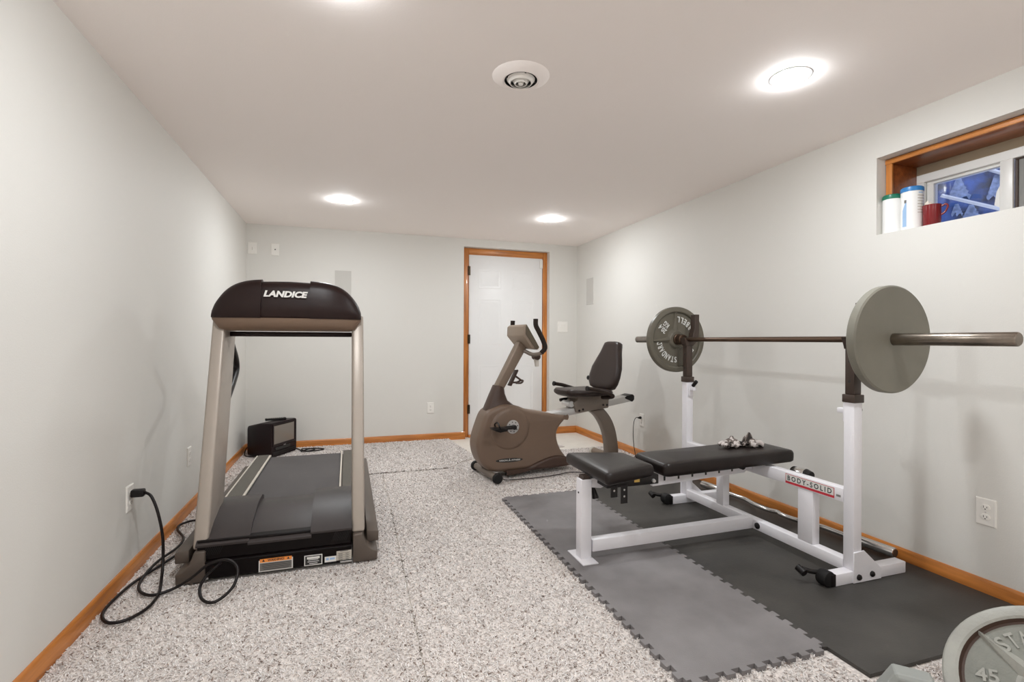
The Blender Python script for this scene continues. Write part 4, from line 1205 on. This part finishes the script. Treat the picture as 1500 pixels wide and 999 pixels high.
# raised crank housing on both sides
for s in (-1, 1):
    rings = []
    for (r_, w_) in ((0.170, 0.080), (0.160, 0.099), (0.135, 0.107), (0.10, 0.109)):
        rings.append([(0.135 + r_ * 1.05 * math.cos(2 * PI * i / 40) , s * w_, 0.385 + r_ * math.sin(2 * PI * i / 40)) for i in range(40)])
    bm = bm_new(); loft(bm, rings); bike.part('crank_housing', bm, 'b_body', smooth=50)
    bm = bm_new(); lathe(bm, [(0, 0.004), (0.040, 0.004), (0.052, 0.002), (0.054, -0.004)], seg=36, mtx=Matrix.Translation((0.150, s * 0.115, 0.401)) @ Matrix.Rotation(PI / 2 * (1 if s < 0 else -1), 4, 'X'))
    disc = bike.part('crank_disc', bm, 'silver')
    for k in range(8):
        a = 2 * PI * k / 8 + 0.2
        bm = bm_new(); lathe(bm, [(0, 0.0046), (0.005, 0.0046)], seg=8, mtx=Matrix.Translation((0.150 + 0.038 * math.cos(a), s * 0.115, 0.401 + 0.038 * math.sin(a))) @ Matrix.Rotation(PI / 2 * (1 if s < 0 else -1), 4, 'X'))
        bike.part('disc_hole', bm, 'slot', parent=disc)
    # crank arm and pedal
    e = -1 if s < 0 else 1
    bm = bm_new()
    cyl(bm, (0.150, s * 0.115, 0.401), (0.150, s * 0.150, 0.401), 0.019, seg=20)
    rings = [[(0.150 + e * d, s * (0.132 + dy), 0.401 + z0 * k) for dy, k in ((-0.008, -1), (0.010, -1), (0.010, 1), (-0.008, 1))] for d, z0 in ((-0.01, 0.016), (0.06, 0.013), (0.160, 0.011))]
    loft(bm, rings); bev(bm, 0.003, 1); ca = bike.part('crank_arm', bm, 'black_metal')
    bm = bm_new(); px_ = 0.150 + e * 0.155
    prism(bm, [(px_ - 0.055, 0.404), (px_ - 0.062, 0.418), (px_ - 0.020, 0.420), (px_ + 0.052, 0.412), (px_ + 0.052, 0.398), (px_ - 0.01, 0.388)], 'y', min(s * 0.150, s * 0.240), max(s * 0.150, s * 0.240)); bev(bm, 0.004, 2); pd = bike.part('pedal', bm, 'black')
    bm = bm_new(); tube(bm, [(px_ - 0.01, s * 0.15, 0.412), (px_ - 0.02, s * 0.155, 0.440), (px_ - 0.015, s * 0.195, 0.458), (px_ - 0.02, s * 0.235, 0.440), (px_ - 0.01, s * 0.24, 0.412)], 0.006, 6, 4); bike.part('pedal_strap', bm, 'black', parent=pd)
# swooping lower skirt
sk = spline([(x, z, 0) for x, z in [(0.09, 0.047), (0.26, 0.060), (0.36, 0.093), (0.46, 0.122), (0.56, 0.135), (0.665, 0.110), (0.700, 0.045), (0.40, 0.040)]], 4, closed=True)
S2 = [(p.x, p.y) for p in sk]
ar2 = sum(S2[i - 1][0] * S2[i][1] - S2[i][0] * S2[i - 1][1] for i in range(len(S2)))
_sg = sg; sg = 1 if ar2 > 0 else -1
bike.part('lower_skirt', blob(S2, 0.118, 0.022), 'b_dark', smooth=50)
sg = _sg
# dark neck and mast
bm = bm_new()
rings = []
for (xa, za, xb, zb, w_) in ((-0.058, 0.500, 0.215, 0.545, 0.062), (-0.030, 0.570, 0.140, 0.600, 0.056), (0.005, 0.650, 0.118, 0.655, 0.050), (0.038, 0.722, 0.112, 0.708, 0.045)):
    rings.append([(xa, -w_ * 0.6, za), (xa + 0.02, -w_, za), (xb - 0.02, -w_, zb), (xb, -w_ * 0.6, zb), (xb, w_ * 0.6, zb), (xb - 0.02, w_, zb), (xa + 0.02, w_, za), (xa, w_ * 0.6, za)])
loft(bm, rings); bike.part('neck_shroud', bm, 'b_dark', smooth=50)
bm = bm_new()
rings = []
for (xa, za, xb, zb) in ((0.040, 0.700, 0.108, 0.690), (0.245, 1.070, 0.318, 1.030)):
    rings.append([(xa, -0.040, za), (xb, -0.040, zb), (xb, 0.040, zb), (xa, 0.040, za)])
loft(bm, rings); bev(bm, 0.010, 3); bike.part('mast', bm, 'b_mast')
# console: tilted box facing the rider
cd = Vector((0.128, 0, -0.195)).normalized(); cn = Vector((0.195, 0, 0.128)).normalized()
def cpt(u, w_, n_): return Vector((0.232, w_, 1.195)) + cd * u + cn * n_
bm = bm_new(); loft(bm, [[cpt(0, -0.15, -0.012), cpt(0.06, -0.15, -0.055), cpt(0.19, -0.14, -0.040), cpt(0.23, -0.14, 0.0), cpt(0.222, -0.145, 0.018), cpt(0.0, -0.15, 0.022)], [cpt(0, 0.15, -0.012), cpt(0.06, 0.15, -0.055), cpt(0.19, 0.14, -0.040), cpt(0.23, 0.14, 0.0), cpt(0.222, 0.145, 0.018), cpt(0.0, 0.15, 0.022)]]); bev(bm, 0.008, 2)
cons = bike.part('console', bm, 'b_cons')
bm = bm_new(); loft(bm, [[cpt(u, a, 0.021 + 0 * u) for u, a in ((0.02, -0.13), (0.20, -0.125), (0.20, 0.125), (0.02, 0.13))], [cpt(u, a, 0.030) for u, a in ((0.025, -0.125), (0.195, -0.12), (0.195, 0.12), (0.025, 0.125))]]); bike.part('display_panel', bm, 'b_cons_dk', parent=cons)
bm = bm_new(); loft(bm, [[cpt(u, -0.152, n_) for u, n_ in ((0.005, 0.016), (0.215, 0.014), (0.215, -0.018), (0.06, -0.030), (0.015, 0.0))], [cpt(u, -0.149, n_) for u, n_ in ((0.005, 0.016), (0.215, 0.014), (0.215, -0.018), (0.06, -0.030), (0.015, 0.0))]]); bike.part('side_panel', bm, 'b_cons_dk', parent=cons)
bm = bm_new(); tube(bm, [(0.30, 0.215, 0.975), (0.20, 0.20, 0.975)], 0.004, 6, 1); bm.free()
# handlebar
hb = [(0.301, -0.200, 1.245), (0.302, -0.202, 1.195), (0.328, -0.205, 1.145), (0.366, -0.206, 1.075), (0.386, -0.200, 1.018), (0.365, -0.180, 0.980), (0.320, -0.12, 0.965), (0.288, -0.05, 0.990), (0.285, 0, 1.000)]
hb2 = hb + [(x, -y, z) for x, y, z in hb[-2::-1]]
bm = bm_new(); tube(bm, hb2, 0.0155, 12, 6); hbo = bike.part('handlebar', bm, 'b_carriage', smooth=60)
for s in (1, -1):
    g_ = [(x, s * -y, z) for x, y, z in hb[:6]]
    bm = bm_new(); tube(bm, [(x, -y * s if False else y, z) for x, y, z in g_], 0.019, 12, 6); bike.part('grip', bm, 'grip', parent=hbo, smooth=60)
# bottle cage on the mast and small fan nozzle under the bar
bm = bm_new(); box(bm, (-0.006, -0.03, -0.07), (0.006, 0.03, 0.07), Matrix.Translation((0.205, 0, 0.775)) @ Matrix.Rotation(math.radians(27), 4, 'Y')); bev(bm, 0.003); cage = bike.part('bottle_holder', bm, 'b_dark')
bm = bm_new(); tube(bm, [(0.215, -0.03, 0.735), (0.260, -0.036, 0.735), (0.285, -0.02, 0.750), (0.285, 0.02, 0.750), (0.260, 0.036, 0.735), (0.215, 0.03, 0.735)], 0.008, 8, 4); tube(bm, [(0.225, 0, 0.79), (0.262, 0, 0.765), (0.285, 0, 0.75)], 0.008, 8, 3); tube(bm, [(0.225, 0, 0.80), (0.235, 0, 0.83), (0.25, 0, 0.832)], 0.008, 8, 3); bike.part('holder_loop', bm, 'b_dark', parent=cage)
bm = bm_new(); cyl(bm, (0.395, -0.075, 0.945), (0.395, -0.005, 0.945), 0.026, seg=18); bev(bm, 0.005, 2, 60); nz = bike.part('bottle_cap', bm, 'b_dark')
bm = bm_new(); cyl(bm, (0.397, -0.04, 0.93), (0.403, -0.04, 0.865), 0.021, 0.017, seg=18); bev(bm, 0.004, 2, 60); bike.part('bottle', bm, 'clear')
# seat rail (aluminium), end cap
def railbox(x0, x1, z0a, z1a, z0b, z1b, hw):
    bm = bm_new(); prism(bm, [(x0, z0a), (x1, z0b), (x1, z1b), (x0, z1a)], 'y', -hw, hw); return bm
rl = bike.part('seat_track', bev(railbox(0.488, 1.390, 0.412, 0.470, 0.535, 0.590, 0.052), 0.006, 2), 'silver')
bm = bm_new(); lathe(bm, [(0, 0.006), (0.010, 0.006), (0.013, 0)], seg=14, mtx=Matrix.Translation((0.546, -0.052, 0.450)) @ Matrix.Rotation(PI / 2, 4, 'X')); bike.part('track_bolt', bm, 'black', parent=rl)
bm = bm_new(); prism(bm, [(1.375, 0.530), (1.392, 0.530), (1.408, 0.548), (1.408, 0.580), (1.392, 0.594), (1.375, 0.594), (1.300, 0.575), (1.300, 0.560)], 'y', -0.054, 0.054); bev(bm, 0.004, 1); bike.part('track_end_cap', bm, 'black', parent=rl)
# carriage
bm = bm_new(); prism(bm, [(0.742, 0.552), (0.770, 0.470), (0.80, 0.466), (1.105, 0.492), (1.108, 0.580), (0.79, 0.585)], 'y', -0.072, 0.072); bev(bm, 0.005, 2); cg = bike.part('seat_carriage', bm, 'b_carriage')
for x, z in ((0.799, 0.484), (0.837, 0.492), (1.048, 0.520), (1.088, 0.518)):
    bm = bm_new(); lathe(bm, [(0, 0.006), (0.007, 0.005), (0.010, 0)], seg=12, mtx=Matrix.Translation((x, -0.072, z)) @ Matrix.Rotation(PI / 2, 4, 'X')); bike.part('carriage_bolt', bm, 'black', parent=cg)
bm = bm_new(); cyl(bm, (0.728, -0.06, 0.540), (0.728, 0.06, 0.540), 0.026, seg=18); bike.part('track_roller', bm, 'silver', parent=cg)
bm = bm_new(); box(bm, (0.775, -0.085, 0.578), (1.06, 0.085, 0.606)); bev(bm, 0.005); bike.part('seat_plate', bm, 'b_carriage')
# padded seat: saddle-dished cushion
rings = []
for i in range(15):
    u = i / 14; x = 0.595 + 0.40 * u
    hw = 0.17 + 0.05 * math.sin(u * PI * 0.6) - 0.05 * (1 - u) ** 3
    lift = 0.022 * (1 - u) ** 2 + 0.012 * u
    ring = []
    for k in range(20):
        a = 2 * PI * k / 20
        yy = hw * math.copysign(abs(math.cos(a)) ** 0.6, math.cos(a))
        top = 0.650 + lift + 0.012 * (yy / hw) ** 2
        bot = 0.606
        e_ = 1.0 if 0 < i < 14 else 0.55
        zz = (top + bot) / 2 + (top - bot) / 2 * e_ * math.copysign(abs(math.sin(a)) ** 0.6, math.sin(a))
        ring.append((x + 0.0, yy * (1 if 0 < i < 14 else 0.9), zz))
    rings.append(ring)
bm = bm_new(); loft(bm, rings); bmesh.ops.translate(bm, vec=(0.06, 0, 0), verts=bm.verts[:]); bike.part('seat', bm, 'vinyl_brown', smooth=60)
# backrest: narrow at the top, wide at the bottom, reclined
rec = Vector((0.30, 0, 1)).normalized()
bo = Vector((1.055, 0, 0.655))
bn = Vector((1, 0, -0.30)).normalized()
prof = [(0.0, 0.105), (0.02, 0.165), (0.06, 0.195), (0.12, 0.208), (0.20, 0.200), (0.28, 0.165), (0.34, 0.135), (0.40, 0.115), (0.425, 0.105), (0.438, 0.080)]
rings = []
for v_, hw in prof:
    ring = []
    edge = 0.72 if v_ in (0.0, 0.438) else 1.0
    for k in range(24):
        a = 2 * PI * k / 24
        yy = hw * math.copysign(abs(math.cos(a)) ** 0.55, math.cos(a))
        dn = 0.038 * edge * math.copysign(abs(math.sin(a)) ** 0.6, math.sin(a)) + 0.016 * (yy / 0.2) ** 2 * -1
        ring.append(bo + rec * v_ + bn * (0.038 + dn) + Vector((0, yy, 0)))
    rings.append(ring)
bm = bm_new(); loft(bm, rings); bike.part('backrest', bm, 'vinyl_brown', smooth=60)
bm = bm_new(); box(bm, (1.075, -0.035, 0.55), (1.105, 0.035, 0.80)); bmesh.ops.rotate(bm, cent=(1.09, 0, 0.55), matrix=Matrix.Rotation(0.29, 3, 'Y'), verts=bm.verts[:]); bmesh.ops.translate(bm, vec=(0.035, 0, 0.0), verts=bm.verts[:]); bev(bm, 0.004); bike.part('back_post', bm, 'b_carriage')
bm = bm_new(); cyl(bm, (1.10, 0.19, 0.735), (1.10, 0.225, 0.735), 0.022, seg=14); bike.part('recline_knob', bm, 'black')
# side handles
for s in (-1, 1):
    bm = bm_new(); tube(bm, [(0.748, s * 0.26, 0.690), (0.83, s * 0.26, 0.676), (0.905, s * 0.26, 0.655), (0.985, s * 0.26, 0.630), (1.015, s * 0.245, 0.612), (1.01, s * 0.20, 0.600), (1.00, s * 0.12, 0.592)], 0.016, 12, 5); sh = bike.part('side_handle', bm, 'grip', smooth=60)
    bm = bm_new(); cyl(bm, (0.742, s * 0.26, 0.691), (0.756, s * 0.26, 0.689), 0.021, seg=16); bike.part('grip_end', bm, 'black', parent=sh)
bm = bm_new(); tube(bm, [(0.745, 0.15, 0.553), (0.80, 0.15, 0.560), (0.85, 0.12, 0.566)], 0.014, 10, 4); bike.part('release_lever', bm, 'black', smooth=60)
# curved rear leg and stabilisers
Lf = [(0.955, 0.462), (1.010, 0.420), (1.060, 0.355), (1.098, 0.280), (1.118, 0.210), (1.130, 0.130), (1.134, 0.060)]
Rt = [(1.078, 0.482), (1.130, 0.430), (1.172, 0.370), (1.205, 0.295), (1.226, 0.215), (1.240, 0.130), (1.244, 0.060)]
LL = [(p.x, p.y) for p in spline([(a, b, 0) for a, b in Lf], 3)]; RR = [(p.x, p.y) for p in spline([(a, b, 0) for a, b in Rt], 3)]
bm = bm_new(); loft(bm, [[(l[0], -0.038, l[1]), (r_[0], -0.038, r_[1]), (r_[0], 0.038, r_[1]), (l[0], 0.038, l[1])] for l, r_ in zip(LL, RR)]); bev(bm, 0.004, 1); bike.part('rear_leg', bm, 'b_carriage', smooth=50)
bm = bm_new(); cyl(bm, (1.185, -0.26, 0.042), (1.185, 0.26, 0.042), 0.032, seg=20); rs = bike.part('rear_stabilizer', bm, 'b_mast')
for s in (-1, 1):
    bm = bm_new(); cyl(bm, (1.185, s * 0.25, 0.042), (1.185, s * 0.285, 0.042), 0.036, seg=20); bev(bm, 0.006, 2, 60); bike.part('stabilizer_cap', bm, 'label_grey', parent=rs)
bm = bm_new(); cyl(bm, (-0.028, -0.20, 0.045), (-0.028, 0.20, 0.045), 0.026, seg=20); fs = bike.part('front_stabilizer', bm, 'b_carriage')
for s in (-1, 1):
    bm = bm_new(); lathe(bm, [(0, -0.020), (0.020, -0.020), (0.036, -0.014), (0.040, -0.006), (0.040, 0.010), (0.034, 0.018), (0.016, 0.020), (0, 0.016)], seg=28, mtx=Matrix.Translation((-0.028, s * 0.215, 0.044)) @ Matrix.Rotation(-s * PI / 2 if s > 0 else PI / 2, 4, 'X')); bike.part('wheel', bm, 'rubber', parent=fs)
# badges
bm = bm_new(); mB = face_mtx((0.130, -0.0955, 0.139), (1, 0, -0.035), (0, 0, 1))
vs = [bm.verts.new(mB @ Vector((0.118 * math.cos(2 * PI * i / 36), 0.0165 * math.sin(2 * PI * i / 36), 0.0006))) for i in range(36)]; bm.faces.new(vs)
bdg = bike.part('badge', bm, 'label_black', parent=body)
bm = bm_new(); add_text(bm, 'VISION', mB @ Matrix.Translation((-0.052, 0, 0)), 0.074, 0.012, shear=0.2, bold=0.02, depth=0.0014); add_text(bm, 'FITNESS', mB @ Matrix.Translation((0.056, 0, 0)), 0.078, 0.012, shear=0.2, bold=0.02, depth=0.0014)
for k in range(3):
    a = PI / 2 + k * 2 * PI / 3
    vs = [bm.verts.new(mB @ Vector((r_ * math.cos(a + o_), r_ * math.sin(a + o_), 0.0014))) for r_, o_ in ((0.015, 0), (0.004, 1.0), (0.004, -1.0))]; bm.faces.new(vs)
bike.part('badge_lettering', bm, 'label_white', parent=body)
bm = bm_new(); m2 = face_mtx((0.278, -0.0955, 0.424), (1, 0, -0.1), (0, 0, 1)); plane_rect(bm, m2, 0.028, 0.006, 0.0006, 0, 0.007); plane_rect(bm, m2, 0.022, 0.005, 0.0006, -0.002, -0.002); plane_rect(bm, m2, 0.016, 0.004, 0.0006, 0.002, -0.010); bike.part('small_mark', bm, 'label_white', parent=body)

# ================================================================== TELEVISION with remote
ta = math.atan2(-0.5, 0.866)       # screen normal
tv = Thing('television', 'small black tube television with built in player on the carpet in the corner', 'television', (0.262, -0.245, 0.0), ta, local=True)
# local: x forward (screen normal), y across, z up; back tapers
rings = []
for x, hw, zt_, zb_ in ((-0.155, 0.125, 0.268, 0.020), (-0.145, 0.135, 0.280, 0.012), (0.02, 0.178, 0.318, 0.008), (0.12, 0.180, 0.322, 0.008), (0.135, 0.178, 0.320, 0.010)):
    r_ = 0.02
    ring = []
    for cy_, cz_, a0 in ((hw - r_, zt_ - r_, 0), (-hw + r_, zt_ - r_, 90), (-hw + r_, zb_ + r_, 180), (hw - r_, zb_ + r_, 270)):
        for k in range(4):
            a = math.radians(a0 + 30 * k); ring.append((x, cy_ + r_ * math.cos(a), cz_ + r_ * math.sin(a)))
    rings.append(ring)
bm = bm_new(); loft(bm, rings); tv.part('cabinet', bm, 'tv', smooth=35)
bm = bm_new()
R = []
for x, hw, z0, z1 in ((0.134, 0.165, 0.106, 0.308), (0.143, 0.160, 0.110, 0.304), (0.1365, 0.142, 0.126, 0.290)):
    R.append([(x, -hw, z0), (x, hw, z0), (x, hw, z1), (x, -hw, z1)])
loft(bm, R, cap=False); tv.part('bezel', bm, 'tv', smooth=20)
bm = bm_new()
rows = []
for j in range(9):
    v_ = j / 8; rows.append([(0.1362 + 0.006 * math.sin(PI * v_) * math.sin(PI * i / 10), -0.143 + 0.286 * i / 10, 0.125 + 0.166 * v_) for i in range(11)])
loft(bm, rows, cap=False, closed=False)
tv.part('screen', bm, 'screen', smooth=60)
bm = bm_new(); box(bm, (0.132, -0.125, 0.066), (0.139, 0.085, 0.092)); bev(bm, 0.002, 1); tv.part('tape_slot', bm, 'slot')
bm = bm_new(); box(bm, (0.134, -0.165, 0.028), (0.142, 0.165, 0.056)); bev(bm, 0.003, 1); tv.part('control_panel', bm, 'black')
bm = bm_new(); plane_rect(bm, face_mtx((0.1405, 0, 0.100), (0, 1, 0), (0, 0, 1)), 0.03, 0.005, 0.0); tv.part('badge', bm, 'silver')
for s in (-1, 1):
    for xx in (-0.14, 0.10):
        bm2 = bm_new(); box(bm2, (xx, s * 0.10 - 0.012, 0.0), (xx + 0.024, s * 0.10 + 0.012, 0.014)); tv.part('foot', bm2, 'black')
rm = Thing('remote_control', 'black remote control lying on top of the small television', 'remote', (0.30, -0.265, 0.322), math.radians(12), local=True)
bm = bm_new(); box(bm, (-0.090, -0.022, 0.0), (0.090, 0.022, 0.020)); bev(bm, 0.006, 2); rm.part('case', bm, 'black')
bm = bm_new()
for i in range(8):
    for j in range(3): box(bm, (-0.07 + i * 0.018, -0.014 + j * 0.011, 0.019), (-0.062 + i * 0.018, -0.008 + j * 0.011, 0.0215))
rm.part('buttons', bm, 'label_grey', kind='stuff')
tc_ = Thing('cable_tangle', 'tangle of black cable on the carpet right of the television', 'cord', (0.55, -0.22, 0))
bm = bm_new()
pts = [(0.44, -0.09, 0.020), (0.49, -0.15, 0.012), (0.53, -0.24, 0.012), (0.60, -0.26, 0.014), (0.64, -0.20, 0.016), (0.57, -0.17, 0.018), (0.52, -0.20, 0.022), (0.56, -0.28, 0.018), (0.66, -0.26, 0.012), (0.72, -0.21, 0.012), (0.68, -0.18, 0.014), (0.60, -0.22, 0.026), (0.52, -0.27, 0.014)]
tube(bm, pts, 0.006, 8, 6); tc_.part('cable', bm, 'cable', smooth=60)
tc2 = Thing('power_cord', 'black cord behind the television in the back left corner', 'cord', (0.07, -0.25, 0))
bm = bm_new(); tube(bm, [(0.115, -0.150, 0.060), (0.075, -0.16, 0.075), (0.045, -0.20, 0.060), (0.040, -0.26, 0.020), (0.070, -0.33, 0.012), (0.13, -0.36, 0.012), (0.18, -0.34, 0.012)], 0.005, 8, 6); tc2.part('cable', bm, 'cable', smooth=60)

# ================================================================== THINGS ON THE WINDOW SILL
def canister(x, y, r, h, lid, label, art=False):
    t = Thing('canister', label, 'canister', (x, y, WZ0), group='cleaning wipe canisters')
    bm = bm_new(); lathe(bm, [(0, 0), (r - 0.003, 0), (r, 0.004), (r, h - 0.004), (r - 0.003, h)], (x, y, WZ0), seg=36); b_ = t.part('tub', bm, 'canister', smooth=30)
    bm = bm_new(); lathe(bm, [(r + 0.001, h - 0.006), (r + 0.002, h + 0.002), (r + 0.001, h + 0.014), (r - 0.004, h + 0.018), (0, h + 0.018)], (x, y, WZ0), seg=36); t.part('lid', bm, lid, smooth=30)
    if art:
        def band(a0, a1, z0, z1, m, name, top_skew=0.0):
            bm = bm_new(); n = 8
            rows = [[(x + (r + 0.0006) * math.cos(a0 + (a1 - a0) * i / n), y + (r + 0.0006) * math.sin(a0 + (a1 - a0) * i / n), WZ0 + zz + (top_skew * i / n if k else 0)) for i in range(n + 1)] for k, zz in enumerate((z0, z1))]
            loft(bm, rows, cap=False, closed=False); t.part(name, bm, m, parent=b_)
        # the camera looks from about 227 degrees; printed panels on the visible side
        band(math.radians(160), math.radians(185), 0.018, 0.10, 'pale_blue', 'printed_stripe', 0.05)
        band(math.radians(172), math.radians(184), 0.135, 0.150, 'label_line', 'printed_block')
        for i in range(7): band(math.radians(240), math.radians(290 - 4 * (i % 3)), 0.165 - i * 0.014, 0.169 - i * 0.014, 'label_grey', 'printed_line')
        band(math.radians(245), math.radians(275), 0.178, 0.183, 'pale_blue', 'printed_line')
canister(3.580, -3.568, 0.040, 0.180, 'green', 'white canister with a green lid at the left end of the sill')
canister(3.600, -3.650, 0.046, 0.197, 'blue', 'white canister with a blue lid and printed label on the sill', True)
mg = Thing('mug', 'dark red mug with paper inside beside the canisters on the sill', 'mug', (3.618, -3.728, WZ0))
bm = bm_new(); lathe(bm, [(0, 0), (0.032, 0), (0.034, 0.004), (0.036, 0.095), (0.037, 0.110), (0.034, 0.110), (0.033, 0.095), (0.031, 0.008), (0, 0.008)], (3.618, -3.728, WZ0), seg=32); mg.part('cup', bm, 'mug', smooth=40)
bm = bm_new(); tube(bm, [(3.628, -3.760, WZ0 + 0.098), (3.634, -3.776, WZ0 + 0.106), (3.636, -3.784, WZ0 + 0.095), (3.632, -3.776, WZ0 + 0.070), (3.626, -3.762, WZ0 + 0.058)], 0.0045, 8, 5); mg.part('handle', bm, 'mug', smooth=60)
bm = bm_new()
rows = [[(3.595 + 0.045 * i / 6, -3.740 + 0.03 * j / 4 + 0.006 * math.sin(i * 2), WZ0 + 0.07 + 0.055 * j / 4 + 0.012 * math.sin(i * 1.9 + j)) for i in range(7)] for j in range(5)]
loft(bm, rows, cap=False, closed=False); r0 = bmesh.ops.solidify(bm, geom=bm.faces[:], thickness=0.001); mg.part('paper', bm, 'paper', smooth=30)
